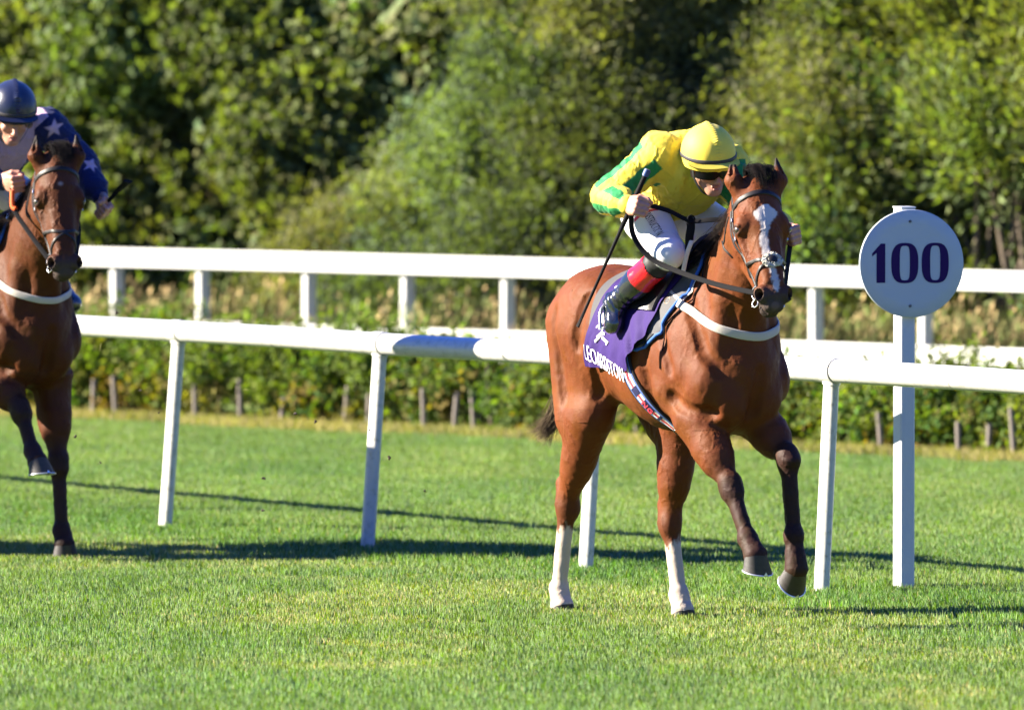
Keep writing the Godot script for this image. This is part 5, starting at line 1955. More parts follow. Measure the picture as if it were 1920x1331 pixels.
func build_rider(r: Rider, label: String, at: Vector3) -> void:
	var j := r.j
	var root := thing("person", label, "person", at, TURN)
	var skin := Color(0.40, 0.20, 0.135)
	# the body itself, a little slimmer than the clothes
	var b := Field.new()
	var X := Vector3.RIGHT
	var pel: Vector3 = j.pelvis
	var che: Vector3 = j.chest
	var nek: Vector3 = j.neck
	b.limb(pel, pel.lerp(che, 0.5), 0.09, 0.08, 0.05, X, 1.25)
	b.limb(pel.lerp(che, 0.5), che, 0.08, 0.092, 0.05, X, 1.25)
	b.limb(che, nek, 0.09, 0.056, 0.05)
	b.limb(nek - (r.hd(0, -0.06, -0.02) - nek) * 0.3, r.hd(0, -0.05, -0.025), 0.056, 0.054, 0.03)
	for s: String in ["r", "l"]:
		b.limb(nek.lerp(j["sh" + s], 0.3), j["sh" + s], 0.06, 0.055, 0.04)
		b.limb(j["sh" + s], j["el" + s], 0.048, 0.040, 0.03)
		b.limb(j["el" + s], j["wr" + s], 0.041, 0.029, 0.02)
		b.limb(pel.lerp(j["hip" + s], 0.8), j["kn" + s], 0.088, 0.055, 0.05)
		b.limb(j["kn" + s], j["an" + s], 0.054, 0.033, 0.02)
		b.limb(j["an" + s], j["to" + s], 0.034, 0.028, 0.02)
		fist(b, j["wr" + s], j["ha" + s] - j["wr" + s], j["grip" + s], j["palm" + s], 1.16)
	# head: skull, brow, cheeks, nose, lips, chin, ears
	var hb := r.head
	b.ball(r.hd(0, 0.035, -0.02), Vector3(0.080, 0.095, 0.098), 0.03, hb)
	b.limb(r.hd(0, -0.01, 0.03), r.hd(0, -0.085, 0.045), 0.062, 0.040, 0.04, hb.x, 0.95)
	b.ball(r.hd(0, -0.112, 0.066), Vector3(0.024, 0.020, 0.020), 0.022, hb)
	b.limb(r.hd(0, -0.005, 0.088), r.hd(0, -0.050, 0.112), 0.0095, 0.0125, 0.014)
	b.ball(r.hd(0, -0.052, 0.112), Vector3(0.013, 0.011, 0.012), 0.006, hb)
	b.limb(r.hd(-0.032, 0.010, 0.078), r.hd(0.032, 0.010, 0.078), 0.014, 0.014, 0.02)
	b.limb(r.hd(-0.018, -0.0775, 0.084), r.hd(0.018, -0.0775, 0.084), 0.006, 0.006, 0.006)
	b.ball(r.hd(0, -0.076, 0.090), Vector3(0.014, 0.0065, 0.006), 0.005, hb)
	b.ball(r.hd(0, -0.092, 0.087), Vector3(0.016, 0.0075, 0.008), 0.006, hb)
	b.limb(r.hd(-0.016, -0.0835, 0.097), r.hd(0.016, -0.0835, 0.097), 0.0038, 0.0038, 0.004, Vector3.ZERO, 1.0, true)
	for s: float in [-1.0, 1.0]:
		b.ball(r.hd(s * 0.043, -0.035, 0.058), Vector3(0.024, 0.020, 0.022), 0.02, hb)
		b.ball(r.hd(s * 0.011, -0.056, 0.103), Vector3(0.0085, 0.0075, 0.0085), 0.005, hb)
		b.ball(r.hd(s * 0.031, -0.008, 0.086), Vector3(0.015, 0.009, 0.010), 0.008, hb, true)
		b.limb(r.hd(s * 0.062, -0.055, 0.01), r.hd(s * 0.020, -0.108, 0.055), 0.018, 0.016, 0.02)
		b.ball(r.hd(s * 0.083, -0.02, -0.01), Vector3(0.008, 0.032, 0.019), 0.008, hb)
	var flesh := func(p: Vector3, _n: Vector3) -> Color:
		var q := hb.transposed() * (p - r.skull)
		var v := fine.get_noise_3d(p.x * 250.0, p.y * 250.0, p.z * 250.0)
		var c := skin * (1.0 + 0.10 * v)
		if q.length() < 0.22:
			var lip := smoothstep(0.020, 0.012, Vector3(q.x * 0.62, (q.y + 0.084) * 1.15, (q.z - 0.088) * 0.5).length())
			c = c.lerp(Color(0.30, 0.11, 0.09), lip * 0.8)
			c = c.lerp(Color(0.50, 0.17, 0.12), 0.35 * smoothstep(0.03, 0.0, (Vector3(absf(q.x) - 0.042, q.y + 0.04, q.z - 0.07)).length()))
			# cropped hair at the temples and nape
			c = c.lerp(Color(0.035, 0.022, 0.014), 0.9 * smoothstep(-0.005, -0.02, q.z + 0.02 * v) * smoothstep(-0.075, -0.05, q.y))
		else:
			c = c.lerp(Color(0.42, 0.15, 0.11), 0.3 * (0.5 + v))
		c.a = 1.0
		return c
	var acc := Acc.new()
	var bb := b.bounds()
	b.mesh_into(acc, bb.position, bb.end, 0.014, flesh)
	b.mesh_into(acc, r.skull - Vector3(0.135, 0.175, 0.15), r.skull + Vector3(0.135, 0.15, 0.17), 0.0042, flesh)
	for s: String in ["r", "l"]:
		var w: Vector3 = j["wr" + s]
		var d: Vector3 = (j["ha" + s] - w).normalized()
		var c := w + d * 0.06
		b.mesh_into(acc, c - Vector3.ONE * 0.098, c + Vector3.ONE * 0.098, 0.0042, flesh)
	var sm := painted(0.5, 0.4)
	sm.subsurf_scatter_enabled = true
	sm.subsurf_scatter_strength = 0.12
	part("body", acc.mesh(), sm, root)
	jacket(r, root)
	breeches(r, root)
	for s: String in ["r", "l"]:
		boot(r, s, root)
	helmet(r, root)

func jacket(r: Rider, root: Node3D) -> void:
	var j := r.j
	var f := Field.new()
	var pel: Vector3 = j.pelvis
	var che: Vector3 = j.chest
	var nek: Vector3 = j.neck
	var up := (che - pel).normalized()
	var front := Vector3.RIGHT.cross(up).normalized()
	if front.z < 0.0:
		front = -front
	f.limb(pel + up * 0.08, pel.lerp(che, 0.62), 0.128, 0.140, 0.06, Vector3.RIGHT, 1.22)
	f.limb(pel.lerp(che, 0.62), che, 0.140, 0.152, 0.06, Vector3.RIGHT, 1.22)
	f.limb(che, nek, 0.148, 0.072, 0.06)
	f.limb(che - front * 0.04 + up * 0.05, pel.lerp(che, 0.4) - front * 0.05, 0.11, 0.11, 0.06, Vector3.RIGHT, 1.3)
	for s: String in ["r", "l"]:
		var sh: Vector3 = j["sh" + s]
		var el: Vector3 = j["el" + s]
		var wr: Vector3 = j["wr" + s]
		f.limb(che.lerp(sh, 0.35) + up * 0.02, sh, 0.125, 0.088, 0.07)
		f.limb(sh, el, 0.090, 0.078, 0.05)
		f.limb(el, el.lerp(wr, 0.72), 0.080, 0.064, 0.035)
		f.limb(el.lerp(wr, 0.72), wr, 0.062, 0.040, 0.03)
		f.limb(wr - (wr - el).normalized() * 0.012, wr + (wr - el).normalized() * 0.004, 0.043, 0.042, 0.006)
	# collar
	f.limb(nek, nek + (r.hd(0, -0.1, 0.0) - nek) * 0.5, 0.074, 0.064, 0.02)
	# open at neck and cuffs so that skin comes out of cloth
	f.limb(r.hd(0, -0.10, 0.02), r.hd(0, -0.02, -0.02), 0.06, 0.08, 0.012, Vector3.ZERO, 1.0, true)
	var dent := func(p: Vector3) -> float:
		# folds pulled round the arms and slack creases across the trunk
		var a := noise.get_noise_3d(p.x * 130.0, p.y * 130.0, p.z * 130.0)
		var best := 9.0
		var t := 0.0
		for s: String in ["r", "l"]:
			for e in [["sh", "el"], ["el", "wr"]]:
				var q0: Vector3 = j[e[0] + s]
				var q1: Vector3 = j[e[1] + s]
				var tt := clampf((p - q0).dot(q1 - q0) / (q1 - q0).length_squared(), 0.0, 1.0)
				var d := p.distance_to(q0.lerp(q1, tt))
				if d < best:
					best = d
					t = tt * (q1 - q0).length() + (0.0 if e[0] == "sh" else 0.37)
		var out := 0.007 * a
		var sleeve := smoothstep(0.16, 0.10, best)
		var w := t * 105.0 + 5.0 * noise.get_noise_3d(p.x * 70.0, p.y * 70.0, p.z * 70.0)
		out += sleeve * (-0.009) * pow(absf(sin(w * 0.5)), 0.7) * (0.35 + 0.65 * absf(noise.get_noise_3d(p.x * 45.0 + 9.0, p.y * 45.0, p.z * 45.0)) * 2.2)
		var ridge := 1.0 - absf(noise.get_noise_3d(p.x * 55.0 + 50.0, p.y * 26.0, p.z * 40.0)) * 2.4
		out -= (1.0 - sleeve) * 0.016 * pow(clampf(ridge, 0.0, 1.0), 3.0)
		var crease := 1.0 - absf(noise.get_noise_3d(p.x * 150.0, p.y * 90.0 + 80.0, p.z * 150.0)) * 3.2
		out -= 0.0045 * pow(clampf(crease, 0.0, 1.0), 3.0)
		return out
	var paint: Callable
	if r.lead:
		paint = func(p: Vector3, _n: Vector3) -> Color:
			var v := fine.get_noise_3d(p.x * 200.0, p.y * 200.0, p.z * 200.0)
			var c := Color(0.62, 0.49, 0.045) * (1.0 + 0.06 * v)
			for s: String in ["r", "l"]:
				var sh: Vector3 = j["sh" + s]
				var el: Vector3 = j["el" + s]
				var wr: Vector3 = j["wr" + s]
				for e in [[sh, el], [el, wr]]:
					var q0: Vector3 = e[0]
					var q1: Vector3 = e[1]
					var ax := (q1 - q0).normalized()
					var tt := (p - q0).dot(ax) / (q1 - q0).length()
					if tt < (0.12 if e[0] == sh else -0.1) or tt > 1.05:
						continue
					var d := p - q0 - ax * ((p - q0).dot(ax))
					if d.length() > 0.115:
						continue
					var ref := (Vector3.BACK - ax * ax.z).normalized()
					var ang := atan2(d.dot(ax.cross(ref)), d.dot(ref)) + 0.12 * v + 0.35
					var band := sin(ang * 4.0)
					c = Color(0.62, 0.49, 0.045) * (1.0 + 0.06 * v)
					c = c.lerp(Color(0.014, 0.17, 0.05), smoothstep(-0.02, 0.12, band))
					break
			c.a = 1.0
			return c
	else:
		var spots := []
		var shl: Vector3 = j.shl
		var ell: Vector3 = j.ell
		var wrl: Vector3 = j.wrl
		for e in [[shl, ell, 0.12, 0.2], [shl, ell, 0.72, 1.0], [ell, wrl, 0.35, 0.1], [shl, ell, 0.45, 2.2], [ell, wrl, 0.25, 2.4], [ell, wrl, 0.65, -1.6], [j.shr, j.elr, 0.4, 0.3], [j.elr, j.wrr, 0.4, 0.5]]:
			spots.append(e)
		paint = func(p: Vector3, _n: Vector3) -> Color:
			var v := fine.get_noise_3d(p.x * 200.0, p.y * 200.0, p.z * 200.0)
			var navy := Color(0.006, 0.011, 0.052)
			var pink := Color(0.40, 0.28, 0.36)
			var c := navy
			var side := absf(p.x - lerpf(che.x, nek.x, 0.5))
			var arm := false
			for s: String in ["r", "l"]:
				var q0: Vector3 = j["sh" + s]
				var q1: Vector3 = j["el" + s]
				var tt := (p - q0).dot((q1 - q0).normalized())
				if tt > -0.035 and side > 0.10 or p.distance_to(j["wr" + s]) < 0.2:
					arm = true
			if not arm and side < 0.165:
				c = pink
			for e in spots:
				var q: Vector3 = (e[0] as Vector3).lerp(e[1], e[2])
				if p.distance_to(q) > 0.14:
					continue
				var ax := ((e[1] as Vector3) - (e[0] as Vector3)).normalized()
				var ref := (Vector3.BACK - ax * ax.z).normalized()
				var d := p - q
				var y := d.dot(ax)
				d -= ax * y
				var ang := wrapf(atan2(d.dot(ax.cross(ref)), d.dot(ref)) - float(e[3]), -PI, PI)
				if absf(ang) < 1.3:
					c = c.lerp(pink, smoothstep(0.002, -0.004, star(ang * 0.075, y, 0.050)))
			c = c * (1.0 + 0.08 * v)
			c.a = 1.0
			return c
	var acc := Acc.new()
	var bb := f.bounds()
	f.mesh_into(acc, bb.position, bb.end, 0.0062, paint, dent)
	var m := painted(0.62, 0.32)
	m.rim_enabled = true
	m.rim = 0.1
	m.rim_tint = 0.6
	grain(m, 0.16, 16.0, 0.25, 2)
	part("jacket", acc.mesh(), m, root)

func breeches(r: Rider, root: Node3D) -> void:
	var j := r.j
	var f := Field.new()
	var pel: Vector3 = j.pelvis
	f.ball(pel, Vector3(0.165, 0.135, 0.15), 0.05)
	f.limb(pel, pel.lerp(j.chest, 0.32), 0.125, 0.115, 0.05, Vector3.RIGHT, 1.2)
	for s: String in ["r", "l"]:
		var hip: Vector3 = j["hip" + s]
		var kn: Vector3 = j["kn" + s]
		var an: Vector3 = j["an" + s]
		f.limb(hip, kn, 0.115, 0.074, 0.06)
		f.limb(hip.lerp(kn, 0.15) + Vector3(0, -0.03, -0.03), hip.lerp(kn, 0.7) + Vector3(0, -0.02, -0.02), 0.085, 0.06, 0.05)
		f.ball(kn + (kn - hip).normalized() * 0.012, Vector3.ONE * 0.070, 0.03)
		f.limb(kn, kn.lerp(an, 0.36), 0.068, 0.066, 0.025)
	var dent := func(p: Vector3) -> float:
		var o := 0.003 * noise.get_noise_3d(p.x * 120.0, p.y * 120.0, p.z * 120.0)
		for s: String in ["r", "l"]:
			var kn: Vector3 = j["kn" + s]
			var d := p.distance_to(kn)
			o += 0.0035 * smoothstep(0.17, 0.06, d) * sin(d * 190.0 + 3.0 * noise.get_noise_3d(p.x * 60.0, p.y * 60.0, p.z * 60.0))
		return o
	var paint := func(p: Vector3, _n: Vector3) -> Color:
		var v := fine.get_noise_3d(p.x * 220.0, p.y * 220.0, p.z * 220.0)
		var c := Color(0.60, 0.59, 0.61) * (1.0 + 0.05 * v)
		for s: String in ["r", "l"]:
			var kn: Vector3 = j["kn" + s]
			var an: Vector3 = j["an" + s]
			var hip: Vector3 = j["hip" + s]
			var t := (p - kn).dot(an - kn) / (an - kn).length_squared()
			if p.distance_to(kn) < 0.30 and (p.x < 0.0) == (s == "r"):
				# dark grip patch below the knee
				var th := clampf((p - kn).dot(hip - kn) / (hip - kn).length_squared(), 0.0, 1.0)
				var off_thigh := p.distance_to(kn.lerp(hip, th)) / 0.082
				var off_shin := p.distance_to(kn.lerp(an, clampf(t, 0.0, 1.0))) / 0.068
				if off_shin < off_thigh + 0.05:
					c = c.lerp(Color(0.014, 0.014, 0.016) * (1.0 + 0.2 * v), smoothstep(0.06, 0.08, t + 0.02 * v) * smoothstep(0.05, -0.02, off_shin - off_thigh))
		c.a = 1.0
		return c
	var acc := Acc.new()
	var bb := f.bounds()
	f.mesh_into(acc, bb.position, bb.end, 0.0065, paint, dent)
	var m := painted(0.6, 0.4)
	grain(m, 0.16, 18.0, 0.2, 2)
	var mi := part("breeches", acc.mesh(), m, root)
	# print on the thigh
	var h: Vector3 = j.hipr
	var k: Vector3 = j.knr
	var ax := (k - h).normalized()
	var out := Vector3(-0.75, 0.35, 0.62)
	out = (out - ax * out.dot(ax)).normalized()
	var across := out.cross(ax).normalized()
	if across.y < 0.0:
		across = -across
	var lay := func(t: float, y: float) -> Array:
		var p := f.ray(h.lerp(k, t) + across * y + out * 0.3, -out, 0.0015)
		return [p, f.grad(p)]
	if r.lead:
		part("lettering", lettering("CONSTRUCTION", 0.050, func(q: Vector2) -> Array: return lay.call(0.62 + q.x * 1.5, 0.018 + q.y * 1.05), false, false), mat(Color(0.008, 0.008, 0.010), 0.8, 0.1), mi)
		var rd := Acc.new()
		for e in [[0.37, 0.04, -0.05, 0.41], [0.28, 0.03, -0.03, 0.33]]:
			var pp := PackedVector3Array()
			var nn := PackedVector3Array()
			for i in 7:
				var t := i / 6.0
				var q: Array = lay.call(lerpf(e[3], e[0], t) + 0.02 * sin(t * PI), lerpf(e[1] + 0.03, e[2], t))
				pp.append(q[0])
				nn.append(q[1])
			strap(rd, pp, nn, 0.024, 0.0012)
		part("red_flash", rd.mesh(), mat(Color(0.55, 0.03, 0.06), 0.65), mi)

func boot(r: Rider, s: String, root: Node3D) -> void:
	var j := r.j
	var kn: Vector3 = j["kn" + s]
	var an: Vector3 = j["an" + s]
	var to: Vector3 = j["to" + s]
	var f := Field.new()
	var top := kn.lerp(an, 0.22)
	var back := (an - to).normalized()
	var down := (an - kn).normalized()
	f.limb(top, kn.lerp(an, 0.62), 0.072, 0.066, 0.02)
	f.limb(kn.lerp(an, 0.58), an, 0.066, 0.048, 0.03)
	f.limb(an, to, 0.050, 0.040, 0.03)
	f.ball(to, Vector3.ONE * 0.044, 0.02)
	f.limb(an, an + down * 0.045 + back * 0.045, 0.042, 0.036, 0.02)
	f.limb(an + down * 0.065 + back * 0.04, to + down * 0.035, 0.030, 0.032, 0.015)
	f.limb(top - down * 0.09, top - down * 0.008, 0.085, 0.075, 0.006, Vector3.ZERO, 1.0, true)
	var dent := func(p: Vector3) -> float:
		var d := p.distance_to(an)
		return 0.0030 * smoothstep(0.16, 0.04, d) * sin((p - an).dot(down) * 170.0 + 4.0 * noise.get_noise_3d(p.x * 80.0, p.y * 80.0, p.z * 80.0)) + 0.002 * noise.get_noise_3d(p.x * 130.0, p.y * 130.0, p.z * 130.0)
	var paint := func(p: Vector3, _n: Vector3) -> Color:
		var t := (p - kn).dot(an - kn) / (an - kn).length_squared()
		var v := fine.get_noise_3d(p.x * 200.0, p.y * 200.0, p.z * 200.0)
		var c := Color(0.012, 0.013, 0.020) * (1.0 + 0.2 * v)
		if r.lead:
			c = Color(0.60, 0.010, 0.022).lerp(c, smoothstep(0.535, 0.545, t))
		c.a = 1.0
		return c
	var acc := Acc.new()
	var bb := f.bounds()
	f.mesh_into(acc, bb.position, bb.end, 0.006, paint, dent)
	var m := painted(0.16, 0.6)
	m.clearcoat_enabled = true
	m.clearcoat = 0.6
	m.clearcoat_roughness = 0.12
	part("boot", acc.mesh(), m, root)

func helmet(r: Rider, root: Node3D) -> void:
	var f := Field.new()
	var hb := r.head
	var c := r.hd(0, 0.062, -0.014)
	f.ball(c, Vector3(0.128, 0.142, 0.148), 0.02, hb)
	f.limb(r.hd(0, 0.15, 0.10), r.hd(0, 0.204, -0.03), 0.004, 0.005, 0.03)
	# hollow, cut off below the rim
	f.ball(r.hd(0, 0.02, -0.014), Vector3(0.104, 0.124, 0.126), 0.008, hb, true)
	var low := r.hd(0, -0.092, -0.03)
	f.ball(low, Vector3(0.20, 0.120, 0.22), 0.006, hb, true)
	var tone := Color(0.64, 0.51, 0.06) if r.lead else Color(0.005, 0.009, 0.034)
	var paint := func(p: Vector3, _n: Vector3) -> Color:
		var v := fine.get_noise_3d(p.x * 160.0, p.y * 160.0, p.z * 160.0)
		var k := tone * (1.0 + 0.05 * v)
		k.a = 1.0
		return k
	var dent := func(p: Vector3) -> float:
		# gathers of the silk along the middle seam
		var q := hb.transposed() * (p - r.skull)
		var seam := smoothstep(0.022, 0.004, absf(q.x + 0.004))
		return -0.0015 * seam * (0.6 + sin((q.y - q.z) * 330.0 + 6.0 * noise.get_noise_3d(p.x * 90.0, p.y * 90.0, p.z * 90.0))) + 0.0016 * noise.get_noise_3d(p.x * 100.0, p.y * 100.0, p.z * 100.0)
	var acc := Acc.new()
	var bb := f.bounds(0.02)
	f.mesh_into(acc, r.skull - Vector3.ONE * 0.24, r.skull + Vector3.ONE * 0.24, 0.0042, paint, dent)
	var m := painted(0.6 if r.lead else 0.3, 0.3 if r.lead else 0.5)
	m.rim_enabled = true
	m.rim = 0.1
	grain(m, 0.16, 16.0, 0.15, 2)
	var hm := part("helmet", acc.mesh(), m, root)
	# peak
	var pk := Acc.new()
	var rows := []
	for i in 21:
		var a := lerpf(-1.25, 1.25, i / 20.0)
		var inn := r.hd(sin(a) * 0.122, 0.048 - 0.010 * absf(a), -0.014 + cos(a) * 0.138)
		var grow := 0.052 * pow(maxf(cos(a * 1.22), 0.0), 0.6)
		var out := inn + hb * (Vector3(sin(a), -0.30, cos(a) * 1.1).normalized() * grow)
		for e in [[inn, 0.006], [inn.lerp(out, 0.6), 0.005], [out, 0.0025]]:
			pk.add(e[0] + hb.y * e[1], (hb.y + hb.z * 0.5).normalized(), tone)
		for e in [[out, -0.0025], [inn.lerp(out, 0.6), -0.004], [inn, -0.006]]:
			pk.add(e[0] + hb.y * e[1], -hb.y, tone)
	for i in 20:
		for k in 5:
			pk.quad(i * 6 + k, i * 6 + k + 1, (i + 1) * 6 + k + 1, (i + 1) * 6 + k)
	part("peak", pk.mesh(), m, hm)
	# band round the cover
	var bn := Acc.new()
	var path := PackedVector3Array()
	var nor := PackedVector3Array()
	for i in 49:
		var a := TAU * i / 48.0
		var d := hb * Vector3(sin(a), 0, cos(a))
		var p := f.ray(r.hd(0, 0.060 - 0.006 * cos(a), -0.014) + d * 0.25, -d, 0.001)
		path.append(p)
		nor.append(d)
	strap(bn, path, nor, 0.018, 0.004)
	part("band", bn.mesh(), mat(Color(0.016, 0.013, 0.016), 0.6), hm)
	var dark := mat(Color(0.010, 0.010, 0.011), 0.5)
	var hs := Acc.new()
	for s: float in [-1.0, 1.0]:
		strap_free(hs, [r.hd(s * 0.094, 0.03, 0.02), r.hd(s * 0.088, -0.04, 0.025), r.hd(s * 0.050, -0.110, 0.035), r.hd(0, -0.135, 0.045)], hb * Vector3(s, -0.2, 0.3), 0.016, 0.003)
	part("chin_strap", hs.mesh(), dark, hm)
	if r.lead:
		# wraparound goggles: frame with two curved lenses
		var gl := Acc.new()
		for row in 5:
			var y := [0.040, 0.030, 0.000, -0.032, -0.042][row] as float
			for i in 25:
				var a := lerpf(-1.35, 1.35, i / 24.0)
				var nose := 0.016 * exp(-pow(a / 0.16, 2.0)) * (1.0 if row > 2 else 0.0)
				var bulge := 0.006 * cos((row - 2) * 0.7)
				gl.add(r.hd(sin(a) * (0.090 + bulge * 0.5), y + nose + 0.004, 0.016 + cos(a) * 0.100 + bulge), hb * Vector3(sin(a), (2 - row) * 0.25, cos(a)).normalized())
		for row in 4:
			for i in 24:
				gl.quad(row * 25 + i, row * 25 + i + 1, (row + 1) * 25 + i + 1, (row + 1) * 25 + i)
		var gm := mat(Color(0.005, 0.005, 0.006), 0.3, 0.25)
		part("goggles", gl.mesh(), gm, root)

func whip(called: String, label: String, at: Vector3, a: Vector3, b: Vector3, lead: bool) -> void:
	var t := thing(called, label, "whip", at, TURN)
	var black := mat(Color(0.008, 0.008, 0.009), 0.7, 0.2)
	grain(black, 0.12, 16.0, 0.6)
	var d := (b - a).normalized()
	var len_ := a.distance_to(b)
	var acc := Acc.new()
	var path := PackedVector3Array()
	for i in 25:
		var q := i / 24.0
		path.append(a.lerp(b, q) + Vector3(-0.006, -0.010, 0) * sin(q * PI))
	tube(acc, path, func(q: float) -> float: return (0.0125 if q < 0.34 else lerpf(0.0095, 0.0065, (q - 0.34) / 0.66)) if lead else 0.011, 10)
	part("shaft", acc.mesh(), black, t)
	acc = Acc.new()
	if lead:
		tube(acc, PackedVector3Array([a - d * 0.016, a - d * 0.012, a + d * 0.016, a + d * 0.020]), func(q: float) -> float: return 0.012 if q < 0.1 or q > 0.9 else 0.0165, 14)
		part("blue_cap", acc.mesh(), mat(Color(0.02, 0.05, 0.17), 0.5), t)
		acc = Acc.new()
		tube(acc, PackedVector3Array([b - d * 0.17, b - d * 0.16, b - d * 0.03, b]), func(q: float) -> float: return lerpf(0.008, 0.013, q), 10, Color.WHITE, 0.5, Vector3.BACK)
		part("flap", acc.mesh(), black, t)
	else:
		tube(acc, PackedVector3Array([b - d * 0.06, b - d * 0.04, b, b + d * 0.06, b + d * 0.085]), func(q: float) -> float: return lerpf(0.012, 0.032, q), 10, Color.WHITE, 0.3, Vector3.RIGHT)
		part("flap", acc.mesh(), black, t)

func riders() -> void:
	var r := Rider.new()
	var yaw := -0.16
	r.head = Basis(Vector3.UP, yaw) * Basis(Vector3.RIGHT, 0.24) * Basis(Vector3.BACK, 0.10)
	r.skull = Vector3(-0.055, 2.182, 0.45)
	r.j = {
		"pelvis": Vector3(0.0, 1.985, -0.07), "chest": Vector3(-0.015, 2.155, 0.22), "neck": Vector3(-0.035, 2.215, 0.36),
		"shr": Vector3(-0.205, 2.245, 0.255), "elr": Vector3(-0.405, 2.035, 0.115), "wrr": Vector3(-0.452, 2.0, 0.345), "har": Vector3(-0.458, 1.998, 0.45),
		"shl": Vector3(0.15, 2.18, 0.30), "ell": Vector3(0.19, 1.93, 0.49), "wrl": Vector3(0.20, 1.875, 0.73), "hal": Vector3(0.185, 1.862, 0.83),
		"hipr": Vector3(-0.125, 1.955, -0.02), "hipl": Vector3(0.125, 1.955, -0.02), "knr": Vector3(-0.262, 1.775, 0.42), "knl": Vector3(0.262, 1.765, 0.42),
		"anr": Vector3(-0.335, 1.525, 0.065), "anl": Vector3(0.335, 1.515, 0.065), "tor": Vector3(-0.355, 1.43, 0.085), "tol": Vector3(0.355, 1.43, 0.085),
		"gripr": Vector3(0.20, 0.70, 0.25), "palmr": Vector3(0.8, -0.1, 0.1), "gripl": Vector3(-0.2, 0.9, 0.1), "palml": Vector3(-0.9, 0.0, 0.2),
	}
	build_rider(r, "jockey in yellow silks, green striped sleeves and yellow helmet on the bright bay horse", BAY_AT)
	whip("whip", "long black whip with a blue cap in the yellow rider's right hand", BAY_AT, Vector3(-0.395, 2.155, 0.43), Vector3(-0.615, 1.42, 0.165), true)
	var q := Rider.new()
	q.lead = false
	q.head = Basis(Vector3.UP, -0.30) * Basis(Vector3.RIGHT, 0.30) * Basis(Vector3.BACK, -0.04)
	q.skull = Vector3(-0.075, 2.342, 0.51)
	q.j = {
		"pelvis": Vector3(0.0, 2.03, -0.07), "chest": Vector3(-0.01, 2.215, 0.25), "neck": Vector3(-0.03, 2.31, 0.40),
		"shr": Vector3(-0.20, 2.29, 0.32), "elr": Vector3(-0.34, 2.04, 0.42), "wrr": Vector3(-0.235, 2.015, 0.69), "har": Vector3(-0.215, 2.0, 0.79),
		"shl": Vector3(0.185, 2.30, 0.43), "ell": Vector3(0.345, 2.10, 0.52), "wrl": Vector3(0.362, 1.93, 0.68), "hal": Vector3(0.362, 1.865, 0.74),
		"hipr": Vector3(-0.125, 2.0, -0.02), "hipl": Vector3(0.125, 2.0, -0.02), "knr": Vector3(-0.262, 1.80, 0.42), "knl": Vector3(0.262, 1.79, 0.42),
		"anr": Vector3(-0.335, 1.525, 0.10), "anl": Vector3(0.335, 1.50, 0.20), "tor": Vector3(-0.355, 1.43, 0.14), "tol": Vector3(0.372, 1.345, 0.37),
		"gripr": Vector3(-0.25, 0.9, 0.0), "palmr": Vector3(0.9, 0.0, 0.1), "gripl": Vector3(0.25, 0.55, 0.8), "palml": Vector3(-0.9, 0.1, 0.1),
	}
	build_rider(q, "jockey in navy and pink starred silks and navy helmet at the left edge", BROWN_AT)
	whip("whip", "short end of a black whip with a broad flap in the navy rider's left hand", BROWN_AT, Vector3(0.352, 1.84, 0.66), Vector3(0.392, 1.965, 0.845), false)

func third_runner() -> void:
	# the next runner, left of the frame, whose long shadow lies across the turf
	for n: String in ["horse_001", "person_001"]:
		var o: Node3D = get_node(n)
		var c: Node3D = o.duplicate()
		c.name = numbered(n.left(-4))
		add_child(c)
		c.position = BROWN_AT + Vector3(-2.75, 0, -0.35)
		if n.begins_with("horse"):
			tag(c, "third runner, a dark horse out of the picture to the left", "horse")
		else:
			tag(c, "jockey of the third runner, out of the picture to the left", "person")

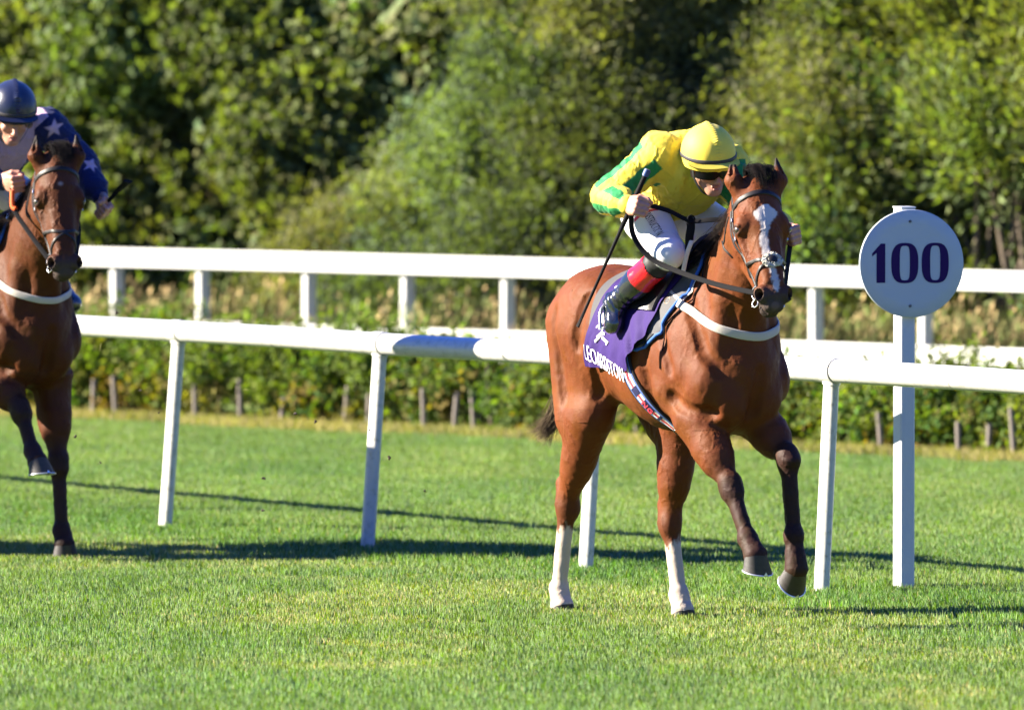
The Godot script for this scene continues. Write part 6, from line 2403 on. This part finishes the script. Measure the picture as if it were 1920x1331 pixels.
func debris() -> void:
	# bits of turf thrown up by the hooves
	var dirt := mat(Color(0.035, 0.024, 0.014), 0.95)
	var straw_ := mat(Color(0.26, 0.25, 0.08), 0.8)
	var rr := RandomNumberGenerator.new()
	rr.seed = 55
	var at := [Vector3(-1.09, 0.90, -1.6), Vector3(-0.98, 0.87, -1.2), Vector3(-1.92, 0.96, -2.9), Vector3(-1.83, 0.84, -3.0), Vector3(-2.24, 0.74, -2.5), Vector3(-0.61, 0.70, -1.0), Vector3(-0.43, 0.55, -0.8), Vector3(-1.26, 0.55, -2.0), Vector3(-2.05, 1.35, -3.1), Vector3(-1.25, 0.42, -1.4), Vector3(-0.72, 0.80, -1.9), Vector3(-2.1, 0.62, -2.2)]
	for i in at.size():
		var f := Field.new()
		var s := rr.randf_range(0.003, 0.0075)
		for k in 4:
			f.ball(Vector3(rr.randfn(), rr.randfn(), rr.randfn()) * s * 0.7, Vector3(s * rr.randf_range(0.6, 1.2), s * rr.randf_range(0.5, 0.9), s), 0.004)
		var acc := Acc.new()
		f.mesh_into(acc, Vector3.ONE * -0.035, Vector3.ONE * 0.035, 0.0024, func(_p: Vector3, _n: Vector3) -> Color: return Color.WHITE)
		var o := part(numbered("turf_clod"), acc.mesh(), dirt, self)
		o.position = at[i]
		tag(o, "tiny dark clod of turf flying between the two horses", "clod", "flying clods of turf")
	var bits := [Vector3(-0.60, 1.33, -2.2), Vector3(-0.64, 1.06, -1.7), Vector3(-2.13, 1.18, -3.0), Vector3(-1.35, 1.0, -1.9), Vector3(-0.31, 0.58, -0.9)]
	for i in bits.size():
		var acc := Acc.new()
		var d := Vector3(rr.randfn(), rr.randfn() * 0.6, rr.randfn() * 0.4).normalized() * 0.022
		tube(acc, curve([-d, Vector3(0, 0.004, 0), d], 3), func(t: float) -> float: return 0.0028 * (1.05 - absf(t - 0.5) * 1.6), 4, Color.WHITE, 0.35)
		var o := part(numbered("grass_blade"), acc.mesh(), straw_, self)
		o.position = bits[i]
		tag(o, "loose straw-coloured grass blade flying in front of the rails", "grass blade", "flying grass blades")

func _ready() -> void:
	rng.seed = 7
	noise.seed = 3
	noise.frequency = 0.05
	fine.seed = 9
	fine.frequency = 0.05
	camera_and_light()
	ground()
	near_rail()
	far_fence()
	distance_marker()
	plants()
	horses()
	tack()
	riders()
	third_runner()
	debris()
